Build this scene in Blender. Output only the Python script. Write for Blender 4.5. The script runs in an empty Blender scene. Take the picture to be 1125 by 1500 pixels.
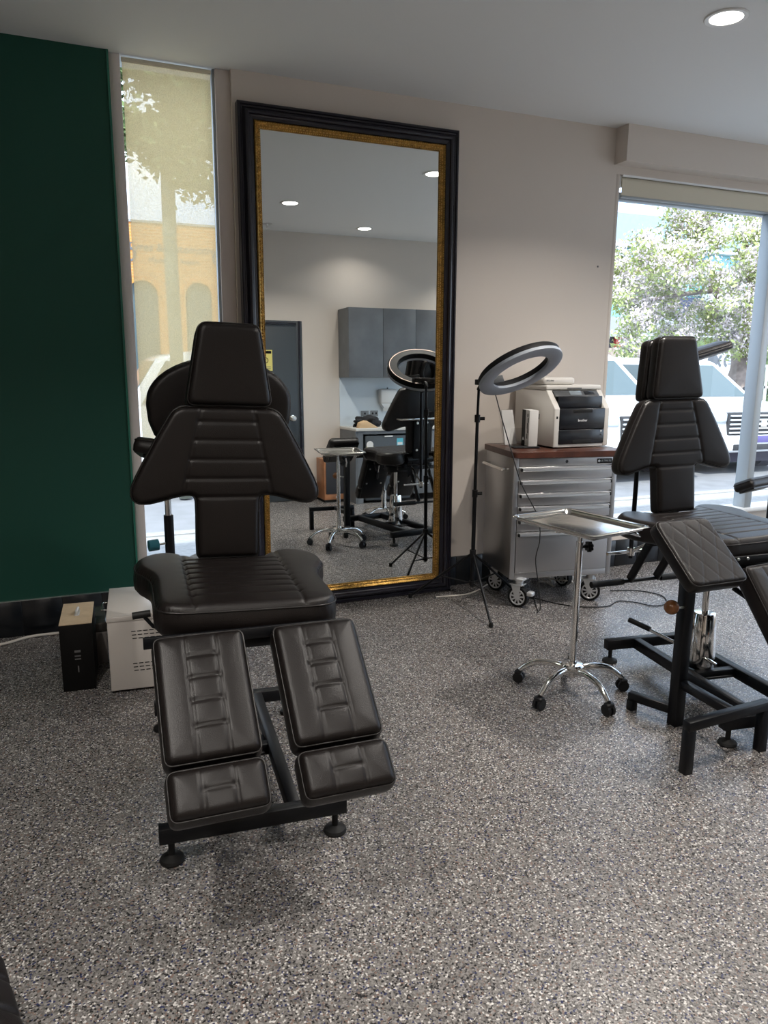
import bpy, bmesh, math, random
import numpy as np
from mathutils import Vector, Matrix

random.seed(7)
S = bpy.context.scene
COL = S.collection
PI = math.pi
R_ = math.radians

# ---------------------------------------------------------------- camera
f_px, W_px, H_px = 1098.0, 1125.0, 1500.0
cam_d = bpy.data.cameras.new('camera')
cam_d.sensor_fit = 'VERTICAL'
cam_d.sensor_height = 36.0
cam_d.lens = 36.0 * f_px / H_px
cam_d.clip_start = 0.02
cam_d.clip_end = 300
cam = bpy.data.objects.new('camera', cam_d)
COL.objects.link(cam)
# columns = camera right, up, back in world space (from the vanishing points)
Rw = Matrix(((0.9237255, 0.06797505, -0.37697559),
             (-0.38295733, 0.18610979, -0.9048242),
             (0.00865337, 0.98017475, 0.1979459)))
cam.matrix_world = Matrix.Translation((0, 0, 1.5)) @ Rw.to_4x4()
S.camera = cam

# ---------------------------------------------------------------- world, sun, exposure
S.view_settings.view_transform = 'Standard'
S.view_settings.look = 'None'
S.view_settings.gamma = 1
S.view_settings.use_curve_mapping = False
S.view_settings.exposure = 0.33

w = bpy.data.worlds.new('sky')
S.world = w
w.use_nodes = True
nt = w.node_tree
nt.nodes.clear()
tc = nt.nodes.new('ShaderNodeTexCoord')
mp = nt.nodes.new('ShaderNodeMapping'); mp.inputs['Scale'].default_value = (1, 1, 2.6)
nz = nt.nodes.new('ShaderNodeTexNoise'); nz.inputs['Scale'].default_value = 2.6; nz.inputs['Detail'].default_value = 6
rp = nt.nodes.new('ShaderNodeValToRGB')
rp.color_ramp.elements[0].position = 0.36; rp.color_ramp.elements[0].color = (0.36, 0.52, 0.84, 1)
rp.color_ramp.elements[1].position = 0.62; rp.color_ramp.elements[1].color = (0.96, 0.98, 1.0, 1)
bg = nt.nodes.new('ShaderNodeBackground'); bg.inputs['Strength'].default_value = 2.9
wo = nt.nodes.new('ShaderNodeOutputWorld')
nt.links.new(tc.outputs['Generated'], mp.inputs['Vector'])
nt.links.new(mp.outputs['Vector'], nz.inputs['Vector'])
nt.links.new(nz.outputs['Fac'], rp.inputs['Fac'])
nt.links.new(rp.outputs['Color'], bg.inputs['Color'])
nt.links.new(bg.outputs['Background'], wo.inputs['Surface'])

sun_d = bpy.data.lights.new('sun', 'SUN'); sun_d.energy = 5.2; sun_d.angle = R_(1.5); sun_d.color = (1, 0.96, 0.9)
sun = bpy.data.objects.new('sun', sun_d); COL.objects.link(sun)
sun.rotation_euler = Vector((0.35, 0.62, -0.95)).to_track_quat('-Z', 'Y').to_euler()

LAMP_W = 22.5      # watts of each ceiling downlight
LAMP_EMIT = 9.0    # glow of each diffuser

# ---------------------------------------------------------------- materials
def new_mat(name):
    m = bpy.data.materials.new(name); m.use_nodes = True
    t = m.node_tree; b = t.nodes['Principled BSDF']
    return m, t, b

def mat(name, col, rough=0.5, metal=0.0, bump=0.0, bscale=60.0, spec=0.5, var=0.0, vscale=6.0, coat=0.0, emit=0.0, aniso=None):
    m, t, b = new_mat(name)
    b.inputs['Base Color'].default_value = (*col, 1)
    b.inputs['Roughness'].default_value = rough
    b.inputs['Metallic'].default_value = metal
    b.inputs['Specular IOR Level'].default_value = spec
    if coat: b.inputs['Coat Weight'].default_value = coat; b.inputs['Coat Roughness'].default_value = 0.05
    if emit:
        b.inputs['Emission Color'].default_value = (*col, 1); b.inputs['Emission Strength'].default_value = emit
    tcn = t.nodes.new('ShaderNodeTexCoord')
    if var:
        n = t.nodes.new('ShaderNodeTexNoise'); n.inputs['Scale'].default_value = vscale; n.inputs['Detail'].default_value = 4
        t.links.new(tcn.outputs['Object'], n.inputs['Vector'])
        r = t.nodes.new('ShaderNodeValToRGB')
        r.color_ramp.elements[0].position = 0.3; r.color_ramp.elements[1].position = 0.7
        r.color_ramp.elements[0].color = (*[c * (1 - var) for c in col], 1)
        r.color_ramp.elements[1].color = (*[min(1, c * (1 + var)) for c in col], 1)
        t.links.new(n.outputs['Fac'], r.inputs['Fac']); t.links.new(r.outputs['Color'], b.inputs['Base Color'])
    if bump:
        n = t.nodes.new('ShaderNodeTexNoise'); n.inputs['Scale'].default_value = bscale; n.inputs['Detail'].default_value = 3
        if aniso:
            mpn = t.nodes.new('ShaderNodeMapping'); mpn.inputs['Scale'].default_value = aniso
            t.links.new(tcn.outputs['Object'], mpn.inputs['Vector']); t.links.new(mpn.outputs['Vector'], n.inputs['Vector'])
        else:
            t.links.new(tcn.outputs['Object'], n.inputs['Vector'])
        bp = t.nodes.new('ShaderNodeBump'); bp.inputs['Strength'].default_value = bump; bp.inputs['Distance'].default_value = 0.002
        t.links.new(n.outputs['Fac'], bp.inputs['Height']); t.links.new(bp.outputs['Normal'], b.inputs['Normal'])
    return m

M = {}
M['wall'] = mat('wall_paint', (0.66, 0.595, 0.535), 0.75, bump=0.15, bscale=180, spec=0.25)
M['ceiling'] = mat('ceiling_paint', (0.80, 0.815, 0.82), 0.8, spec=0.2)
M['reveal'] = mat('window_jamb_paint', (0.50, 0.455, 0.43), 0.6)
M['green'] = mat('green_wall_paint', (0.006, 0.066, 0.045), 0.55, bump=0.2, bscale=120, spec=0.4)
M['tile'] = mat('black_tile', (0.006, 0.008, 0.011), 0.3)
M['grout'] = mat('dark_grout', (0.03, 0.032, 0.035), 0.9)
M['leather'] = mat('black_leather', (0.0075, 0.0056, 0.0052), 0.37, bump=0.3, bscale=420, spec=0.32, var=0.12, vscale=9)
M['piping'] = mat('black_piping', (0.008, 0.0065, 0.006), 0.4)
M['seam'] = mat('seam_thread', (0.012, 0.011, 0.011), 0.6)
M['blacksteel'] = mat('black_powdercoat', (0.0035, 0.004, 0.0055), 0.42, bump=0.2, bscale=300, spec=0.28)
M['blackplastic'] = mat('black_plastic', (0.007, 0.007, 0.008), 0.45, spec=0.35)
M['rubber'] = mat('black_rubber', (0.006, 0.006, 0.006), 0.6, spec=0.3)
M['chrome'] = mat('chrome', (0.78, 0.77, 0.75), 0.10, metal=1)
M['zinc'] = mat('zinc_bolt', (0.8, 0.8, 0.78), 0.3, metal=1)
M['steel'] = mat('brushed_stainless_steel', (0.50, 0.50, 0.51), 0.34, metal=1, bump=0.25, bscale=40, aniso=(0.4, 0.4, 26))
M['alu'] = mat('satin_aluminium', (0.68, 0.69, 0.70), 0.32, metal=0.9)
M['frame_alu'] = mat('grey_window_aluminium', (0.42, 0.46, 0.49), 0.5, metal=0.2)
M['frame_beige'] = mat('beige_window_frame', (0.72, 0.65, 0.62), 0.55)
M['mirror'] = mat('mirror_silver', (0.83, 0.86, 0.85), 0.004, metal=1)
M['frameblack'] = mat('black_lacquer_frame', (0.010, 0.009, 0.016), 0.25)
M['gold'] = mat('antique_gold', (0.36, 0.21, 0.055), 0.38, metal=0.9, bump=1.0, bscale=110, var=0.45, vscale=45)
M['whitebox'] = mat('white_enamel', (0.62, 0.58, 0.54), 0.35)
M['slot'] = mat('slot_black', (0.004, 0.004, 0.004), 0.9)
M['card'] = mat('brown_cardboard', (0.52, 0.40, 0.26), 0.8, var=0.08, vscale=20)
M['cardblack'] = mat('black_printed_card', (0.003, 0.003, 0.003), 0.6, spec=0.2)
M['printgrey'] = mat('grey_print', (0.12, 0.12, 0.12), 0.6)
M['clearplastic'] = mat('frosted_plastic', (0.55, 0.55, 0.54), 0.3)
M['wood'] = mat('dark_red_timber', (0.075, 0.026, 0.016), 0.32, var=0.35, vscale=14)
M['printer_w'] = mat('printer_off_white', (0.63, 0.60, 0.555), 0.4)
M['printer_side'] = mat('printer_grey_side', (0.54, 0.52, 0.48), 0.45)
M['printer_k'] = mat('printer_black', (0.010, 0.011, 0.014), 0.22)
M['printer_d'] = mat('printer_dark_grey', (0.06, 0.062, 0.065), 0.35)
M['whitecard'] = mat('white_card', (0.72, 0.71, 0.69), 0.6)
M['diffuser'] = mat('white_led_diffuser', (0.34, 0.37, 0.42), 0.5)
M['ball'] = mat('brown_knob_wood', (0.17, 0.065, 0.02), 0.25, var=0.4, vscale=25)
M['cream_cable'] = mat('cream_cable', (0.62, 0.58, 0.52), 0.5)
M['black_cable'] = mat('black_cable', (0.01, 0.01, 0.01), 0.5)
M['rim'] = mat('silver_wheel_rim', (0.70, 0.71, 0.72), 0.35, metal=0.6)
M['cabinet_grey'] = mat('charcoal_laminate', (0.13, 0.14, 0.152), 0.42, var=0.15, vscale=5)
M['door_dark'] = mat('charcoal_door_paint', (0.045, 0.055, 0.065), 0.45)
M['splash'] = mat('pale_splashback', (0.62, 0.68, 0.73), 0.25)
M['bench'] = mat('pale_benchtop', (0.62, 0.61, 0.58), 0.35)
M['timber'] = mat('orange_brown_veneer', (0.36, 0.155, 0.07), 0.4, var=0.25, vscale=9)
M['yellow'] = mat('yellow_print', (0.75, 0.66, 0.20), 0.6)
M['cyan'] = mat('cyan_print', (0.10, 0.48, 0.60), 0.6)
M['kraft'] = mat('kraft_paper', (0.55, 0.38, 0.22), 0.8)
M['cloth'] = mat('black_cloth', (0.01, 0.01, 0.012), 0.95, bump=0.5, bscale=80)
M['blue'] = mat('blue_plastic', (0.02, 0.13, 0.17), 0.4)
M['white'] = mat('white_plastic', (0.75, 0.75, 0.74), 0.4)
M['blindroll'] = mat('cream_blind_fabric', (0.66, 0.61, 0.49), 0.8)
M['blindrail'] = mat('white_blind_rail', (0.80, 0.81, 0.82), 0.4)
M['carwhite'] = mat('white_car_paint', (0.80, 0.82, 0.84), 0.25, coat=0.6)
M['carglass'] = mat('dark_car_glass', (0.08, 0.11, 0.12), 0.12, spec=0.25)
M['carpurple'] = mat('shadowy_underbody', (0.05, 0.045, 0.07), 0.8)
M['tyre'] = mat('tyre', (0.03, 0.03, 0.035), 0.8)
M['trunk'] = mat('grey_bark', (0.26, 0.21, 0.19), 0.9, bump=1.0, bscale=14, var=0.35, vscale=7)
M['leaf'] = mat('leaf_green', (0.40, 0.46, 0.17), 0.6, var=0.35, vscale=1.7)
M['blossom'] = mat('pale_blossom', (0.78, 0.68, 0.70), 0.7, var=0.1, vscale=3)
M['leafdark'] = mat('leaf_dark_green', (0.12, 0.17, 0.06), 0.7, var=0.4, vscale=2)
M['pole'] = mat('timber_pole', (0.20, 0.21, 0.17), 0.9, var=0.2)
M['road'] = mat('asphalt', (0.20, 0.20, 0.21), 0.9, var=0.15, vscale=3, bump=0.5, bscale=60)
M['path'] = mat('pale_concrete', (0.30, 0.295, 0.29), 0.9, var=0.14, vscale=22, bump=0.5, bscale=80)
M['bgrey'] = mat('grey_blue_cladding', (0.30, 0.40, 0.47), 0.6, var=0.06)
M['bglass'] = mat('teal_glazing', (0.22, 0.50, 0.54), 0.12)
M['bfascia'] = mat('grey_fascia', (0.36, 0.37, 0.39), 0.7)
M['bdark'] = mat('shopfront_dark', (0.08, 0.09, 0.11), 0.3)
M['navy'] = mat('navy_sign', (0.03, 0.035, 0.09), 0.4)
M['signcyan'] = mat('pale_cyan_letters', (0.35, 0.75, 0.78), 0.5)
M['red'] = mat('red_sign', (0.65, 0.06, 0.05), 0.5)
M['fence'] = mat('weathered_timber', (0.42, 0.34, 0.29), 0.85, var=0.25, vscale=8)
M['signwhite'] = mat('white_sign', (0.62, 0.68, 0.72), 0.5)
M['signgrey'] = mat('dark_grey_letters', (0.12, 0.13, 0.15), 0.6)
M['plate'] = mat('purple_plate', (0.10, 0.08, 0.25), 0.5)
M['outerwall'] = mat('render_outside', (0.5, 0.5, 0.5), 0.8)

def mat_floor():
    m, t, b = new_mat('flake_epoxy_floor')
    tcn = t.nodes.new('ShaderNodeTexCoord')
    v = t.nodes.new('ShaderNodeTexVoronoi'); v.inputs['Scale'].default_value = 215; v.inputs['Randomness'].default_value = 1
    t.links.new(tcn.outputs['Object'], v.inputs['Vector'])
    sep = t.nodes.new('ShaderNodeSeparateColor'); t.links.new(v.outputs['Color'], sep.inputs['Color'])
    r = t.nodes.new('ShaderNodeValToRGB'); r.color_ramp.interpolation = 'CONSTANT'
    stops = [(0, (0.022, 0.021, 0.022)), (0.12, (0.095, 0.089, 0.085)), (0.28, (0.165, 0.155, 0.147)), (0.55, (0.225, 0.213, 0.205)),
             (0.74, (0.12, 0.112, 0.108)), (0.82, (0.028, 0.034, 0.085)), (0.86, (0.17, 0.12, 0.10)), (0.915, (0.52, 0.50, 0.48))]
    e = r.color_ramp.elements
    e[0].position = 0; e[0].color = (*stops[0][1], 1)
    e[1].position = stops[1][0]; e[1].color = (*stops[1][1], 1)
    for p, c in stops[2:]:
        q = e.new(p); q.color = (*c, 1)
    t.links.new(sep.outputs['Red'], r.inputs['Fac'])
    t.links.new(r.outputs['Color'], b.inputs['Base Color'])
    b.inputs['Roughness'].default_value = 0.24
    n = t.nodes.new('ShaderNodeTexNoise'); n.inputs['Scale'].default_value = 120; n.inputs['Detail'].default_value = 2
    t.links.new(tcn.outputs['Object'], n.inputs['Vector'])
    bp = t.nodes.new('ShaderNodeBump'); bp.inputs['Strength'].default_value = 0.55; bp.inputs['Distance'].default_value = 0.0035
    t.links.new(n.outputs['Fac'], bp.inputs['Height']); t.links.new(bp.outputs['Normal'], b.inputs['Normal'])
    return m
M['floor'] = mat_floor()

def mat_glass(name='window_glass', tint=(0.93, 0.97, 0.98)):
    m = bpy.data.materials.new(name); m.use_nodes = True; t = m.node_tree; t.nodes.clear()
    tr = t.nodes.new('ShaderNodeBsdfTransparent'); tr.inputs['Color'].default_value = (*tint, 1)
    gl = t.nodes.new('ShaderNodeBsdfGlossy'); gl.inputs['Roughness'].default_value = 0.02
    fr = t.nodes.new('ShaderNodeFresnel'); fr.inputs['IOR'].default_value = 1.35
    mx = t.nodes.new('ShaderNodeMixShader'); o = t.nodes.new('ShaderNodeOutputMaterial')
    ge = t.nodes.new('ShaderNodeNewGeometry'); sb = t.nodes.new('ShaderNodeMath'); sb.operation = 'SUBTRACT'; sb.inputs[0].default_value = 1.0
    ml = t.nodes.new('ShaderNodeMath'); ml.operation = 'MULTIPLY'      # reflect on the outer skin only, thin pane
    t.links.new(ge.outputs['Backfacing'], sb.inputs[1]); t.links.new(sb.outputs[0], ml.inputs[0]); t.links.new(fr.outputs[0], ml.inputs[1])
    t.links.new(ml.outputs[0], mx.inputs[0]); t.links.new(tr.outputs[0], mx.inputs[1]); t.links.new(gl.outputs[0], mx.inputs[2])
    t.links.new(mx.outputs[0], o.inputs['Surface'])
    return m
M['glass'] = mat_glass()
M['acrylic'] = mat_glass('clear_acrylic', (0.93, 0.93, 0.93))

def mat_screen_blind():
    m = bpy.data.materials.new('sheer_screen_fabric'); m.use_nodes = True; t = m.node_tree; t.nodes.clear()
    tr = t.nodes.new('ShaderNodeBsdfTransparent')
    tl = t.nodes.new('ShaderNodeBsdfTranslucent'); tl.inputs['Color'].default_value = (0.74, 0.61, 0.37, 1)
    df = t.nodes.new('ShaderNodeBsdfDiffuse'); df.inputs['Color'].default_value = (0.62, 0.54, 0.36, 1)
    a = t.nodes.new('ShaderNodeMixShader'); a.inputs[0].default_value = 0.15
    t.links.new(tl.outputs[0], a.inputs[1]); t.links.new(df.outputs[0], a.inputs[2])
    # woven threads: fine open mesh
    tcn = t.nodes.new('ShaderNodeTexCoord'); n = t.nodes.new('ShaderNodeTexNoise'); n.inputs['Scale'].default_value = 160
    mr = t.nodes.new('ShaderNodeMapRange'); mr.inputs[1].default_value = 0.3; mr.inputs[2].default_value = 0.7
    mr.inputs[3].default_value = 0.48; mr.inputs[4].default_value = 0.67
    t.links.new(tcn.outputs['Object'], n.inputs['Vector']); t.links.new(n.outputs['Fac'], mr.inputs[0])
    mx = t.nodes.new('ShaderNodeMixShader'); o = t.nodes.new('ShaderNodeOutputMaterial')
    t.links.new(mr.outputs[0], mx.inputs[0]); t.links.new(tr.outputs[0], mx.inputs[1]); t.links.new(a.outputs[0], mx.inputs[2])
    t.links.new(mx.outputs[0], o.inputs['Surface'])
    return m
M['screen'] = mat_screen_blind()

def mat_brick():
    m, t, b = new_mat('orange_brickwork')
    tcn = t.nodes.new('ShaderNodeTexCoord'); mpn = t.nodes.new('ShaderNodeMapping')
    mpn.inputs['Rotation'].default_value = (R_(90), 0, 0)
    br = t.nodes.new('ShaderNodeTexBrick'); br.inputs['Scale'].default_value = 1.0
    br.inputs['Brick Width'].default_value = 0.30; br.inputs['Row Height'].default_value = 0.11; br.inputs['Mortar Size'].default_value = 0.012
    br.inputs['Color1'].default_value = (0.62, 0.25, 0.06, 1); br.inputs['Color2'].default_value = (0.52, 0.20, 0.05, 1); br.inputs['Mortar'].default_value = (0.55, 0.38, 0.2, 1)
    t.links.new(tcn.outputs['Object'], mpn.inputs['Vector']); t.links.new(mpn.outputs['Vector'], br.inputs['Vector'])
    t.links.new(br.outputs['Color'], b.inputs['Base Color']); b.inputs['Roughness'].default_value = 0.9
    return m
M['brick'] = mat_brick()

def mat_emit(name, col, s):
    m = bpy.data.materials.new(name); m.use_nodes = True; t = m.node_tree; t.nodes.clear()
    e = t.nodes.new('ShaderNodeEmission'); e.inputs['Color'].default_value = (*col, 1); e.inputs['Strength'].default_value = s
    o = t.nodes.new('ShaderNodeOutputMaterial'); t.links.new(e.outputs[0], o.inputs['Surface']); return m
M['lampglow'] = mat_emit('lit_diffuser', (1, 0.95, 0.88), LAMP_EMIT)

# ---------------------------------------------------------------- helpers
def link_mesh(name, me, m, parent=None, smooth=False, mw=None):
    o = bpy.data.objects.new(name, me); COL.objects.link(o)
    if m is not None and not me.materials: me.materials.append(m)
    if parent is not None: o.parent = parent
    if mw is not None: o.matrix_local = mw
    if smooth:
        for p in me.polygons: p.use_smooth = True
    return o

def obj(name, bm, m, parent=None, smooth=False, mw=None, sharp=35):
    me = bpy.data.meshes.new(name)
    bmesh.ops.recalc_face_normals(bm, faces=bm.faces[:])
    if smooth and sharp:
        a = R_(sharp)
        for e in bm.edges:
            if len(e.link_faces) == 2 and e.calc_face_angle(0) > a: e.smooth = False
    bm.to_mesh(me); bm.free()
    return link_mesh(name, me, m, parent, smooth, mw)

def thing(name, label, cat, loc=(0, 0, 0), rz=0.0, group=None):
    o = bpy.data.objects.new(name, None); COL.objects.link(o)
    o.empty_display_size = 0.1
    o.location = loc; o.rotation_euler = (0, 0, rz)
    tag(o, label, cat, group); return o

def tag(o, label, cat, group=None):
    o['label'] = label; o['category'] = cat
    if group: o['group'] = group
    return o

def struct(o): o['kind'] = 'structure'; return o

def T(loc=(0, 0, 0), rot=(0, 0, 0)):
    from mathutils import Euler
    return Matrix.Translation(loc) @ Euler(rot).to_matrix().to_4x4()

def basis(o, x, y, z):
    m = Matrix((x, y, z)).transposed().to_4x4(); m.translation = o; return m

def add_box(bm, lo, hi, mw=None, bev=0.0, seg=2):
    x0, y0, z0 = lo; x1, y1, z1 = hi
    vs = [bm.verts.new(Vector(p)) for p in ((x0, y0, z0), (x1, y0, z0), (x1, y1, z0), (x0, y1, z0), (x0, y0, z1), (x1, y0, z1), (x1, y1, z1), (x0, y1, z1))]
    fs = [bm.faces.new([vs[i] for i in q]) for q in ((3, 2, 1, 0), (4, 5, 6, 7), (0, 1, 5, 4), (1, 2, 6, 5), (2, 3, 7, 6), (3, 0, 4, 7))]
    if bev > 0:
        es = list({e for f in fs for e in f.edges})
        r = bmesh.ops.bevel(bm, geom=es, offset=bev, segments=seg, profile=0.5, affect='EDGES')
        vs = list({v for f in r['faces'] for v in f.verts} | {v for v in vs if v.is_valid})
    if mw is not None: bmesh.ops.transform(bm, matrix=mw, verts=[v for v in vs if v.is_valid])

def box(name, lo, hi, m, parent=None, bev=0.0, seg=2, mw=None, smooth=None):
    bm = bmesh.new(); add_box(bm, lo, hi, None, bev, seg)
    return obj(name, bm, m, parent, smooth=(bev > 0) if smooth is None else smooth, mw=mw, sharp=50)

def add_tube(bm, pts, r, seg=10, cap=True, closed=False):
    pts = [Vector(p) for p in pts]; n = len(pts)
    rs = r if isinstance(r, (list, tuple)) else [r] * n
    t0 = (pts[1] - pts[0]).normalized()
    up = Vector((0, 0, 1)) if abs(t0.z) < 0.9 else Vector((1, 0, 0))
    nrm = t0.cross(up).normalized()
    rings = []
    for i, p in enumerate(pts):
        if closed: t = (pts[(i + 1) % n] - pts[i - 1])
        else: t = pts[min(i + 1, n - 1)] - pts[max(i - 1, 0)]
        if t.length < 1e-9: t = t0.copy()
        t.normalize()
        nrm = (nrm - t * nrm.dot(t))
        if nrm.length < 1e-6: nrm = t.orthogonal()
        nrm.normalize(); b = t.cross(nrm)
        rings.append([bm.verts.new(p + (nrm * math.cos(2 * PI * k / seg) + b * math.sin(2 * PI * k / seg)) * rs[i]) for k in range(seg)])
    rng = range(n) if closed else range(n - 1)
    for i in rng:
        a, c = rings[i], rings[(i + 1) % n]
        for k in range(seg): bm.faces.new((a[k], a[(k + 1) % seg], c[(k + 1) % seg], c[k]))
    if cap and not closed:
        bm.faces.new(rings[0][::-1]); bm.faces.new(rings[-1])

def tube(name, pts, r, m, parent=None, seg=10, closed=False, mw=None):
    bm = bmesh.new(); add_tube(bm, pts, r, seg, True, closed)
    return obj(name, bm, m, parent, smooth=True, mw=mw, sharp=60)

def smooth_path(ctrl, n=8):
    P = [Vector(p) for p in ctrl]; out = []
    P = [P[0] * 2 - P[1]] + P + [P[-1] * 2 - P[-2]]
    for i in range(1, len(P) - 2):
        for k in range(n):
            t = k / n; a, b, c, d = P[i - 1], P[i], P[i + 1], P[i + 2]
            out.append(0.5 * ((2 * b) + (c - a) * t + (2 * a - 5 * b + 4 * c - d) * t * t + (3 * b - a - 3 * c + d) * t ** 3))
    out.append(P[-2]); return out

def add_lathe(bm, prof, seg=24, mw=None):
    rings = []
    for r, z in prof:
        rings.append([bm.verts.new((r * math.cos(2 * PI * k / seg), r * math.sin(2 * PI * k / seg), z)) for k in range(seg)] if r > 1e-6 else [bm.verts.new((0, 0, z))])
    for a, b in zip(rings[:-1], rings[1:]):
        for k in range(seg):
            k2 = (k + 1) % seg
            if len(a) == 1 and len(b) == 1: continue
            if len(a) == 1: bm.faces.new((a[0], b[k2], b[k]))
            elif len(b) == 1: bm.faces.new((a[k], a[k2], b[0]))
            else: bm.faces.new((a[k], a[k2], b[k2], b[k]))
    if mw is not None: bmesh.ops.transform(bm, matrix=mw, verts=[v for r in rings for v in r])

def lathe(name, prof, m, parent=None, seg=24, mw=None):
    bm = bmesh.new(); add_lathe(bm, prof, seg)
    return obj(name, bm, m, parent, smooth=True, mw=mw, sharp=40)

def add_prism(bm, poly, d, mw=None):
    """poly in local XY, extruded +Z by d"""
    a = [bm.verts.new((x, y, 0)) for x, y in poly]; b = [bm.verts.new((x, y, d)) for x, y in poly]
    bm.faces.new(a[::-1]); bm.faces.new(b); n = len(poly)
    for i in range(n): bm.faces.new((a[i], a[(i + 1) % n], b[(i + 1) % n], b[i]))
    if mw is not None: bmesh.ops.transform(bm, matrix=mw, verts=a + b)

def prism(name, poly, d, m, parent=None, mw=None, bev=0.0):
    bm = bmesh.new(); add_prism(bm, poly, d)
    if bev: bmesh.ops.bevel(bm, geom=[e for e in bm.edges], offset=bev, segments=2, profile=0.5, affect='EDGES')
    return obj(name, bm, m, parent, smooth=bev > 0, mw=mw, sharp=50)

def bar(name, a, b, w_, h_, m, parent=None, up=(0, 0, 1)):
    """square tube from a to b"""
    bm = bmesh.new(); add_bar(bm, a, b, w_, h_, up); return obj(name, bm, m, parent, smooth=True, sharp=30)

def add_bar(bm, a, b, w_, h_, up=(0, 0, 1), bev=0.0015):
    a, b = Vector(a), Vector(b); d = (b - a); L = d.length; d.normalize(); up = Vector(up)
    s = d.cross(up)
    if s.length < 1e-4: s = d.cross(Vector((0, 1, 0)))
    s.normalize(); u = s.cross(d)
    add_box(bm, (-w_ / 2, 0, -h_ / 2), (w_ / 2, L, h_ / 2), basis(a, s, d, u), bev, 1)

def text(name, s, size, m, mw, parent=None, depth=0.001, align='CENTER', xs=1.0):
    c = bpy.data.curves.new(name, 'FONT'); c.body = s; c.size = size; c.extrude = depth; c.align_x = align; c.align_y = 'CENTER'
    c.resolution_u = 2
    o = bpy.data.objects.new(name, c)
    me = bpy.data.meshes.new_from_object(o); bpy.data.objects.remove(o)
    me.name = name
    me.materials.clear(); me.materials.append(m)
    return link_mesh(name, me, None, parent, mw=mw @ Matrix.Diagonal((xs, 1, 1, 1)))

FACE_CAM = Matrix(((1, 0, 0, 0), (0, 0, -1, 0), (0, 1, 0, 0), (0, 0, 0, 1)))   # XY plane -> XZ plane facing -Y

def chaikin(P, n=2):
    for _ in range(n):
        Q = []
        for i in range(len(P)):
            a, b = P[i], P[(i + 1) % len(P)]
            Q.append((a[0] * .75 + b[0] * .25, a[1] * .75 + b[1] * .25)); Q.append((a[0] * .25 + b[0] * .75, a[1] * .25 + b[1] * .75))
        P = Q
    return P

def rrect(x0, y0, x1, y1, r, n=5):
    P = []
    for cx, cy, a0 in ((x1 - r, y1 - r, 0), (x0 + r, y1 - r, 90), (x0 + r, y0 + r, 180), (x1 - r, y0 + r, 270)):
        for k in range(n + 1):
            a = R_(a0 + 90 * k / n); P.append((cx + r * math.cos(a), cy + r * math.sin(a)))
    return P

def rpoly(P, r, n=4):
    """round the corners of a polygon by distance r"""
    out = []; m = len(P)
    for i in range(m):
        p0, p, p1 = Vector(P[i - 1]), Vector(P[i]), Vector(P[(i + 1) % m])
        d0 = (p0 - p); d1 = (p1 - p); rr = min(r, d0.length * .45, d1.length * .45)
        a = p + d0.normalized() * rr; b = p + d1.normalized() * rr
        for k in range(n + 1):
            t = k / n; q = a * (1 - t) ** 2 + p * 2 * t * (1 - t) + b * t * t
            out.append((q.x, q.y))
    return out

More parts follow.
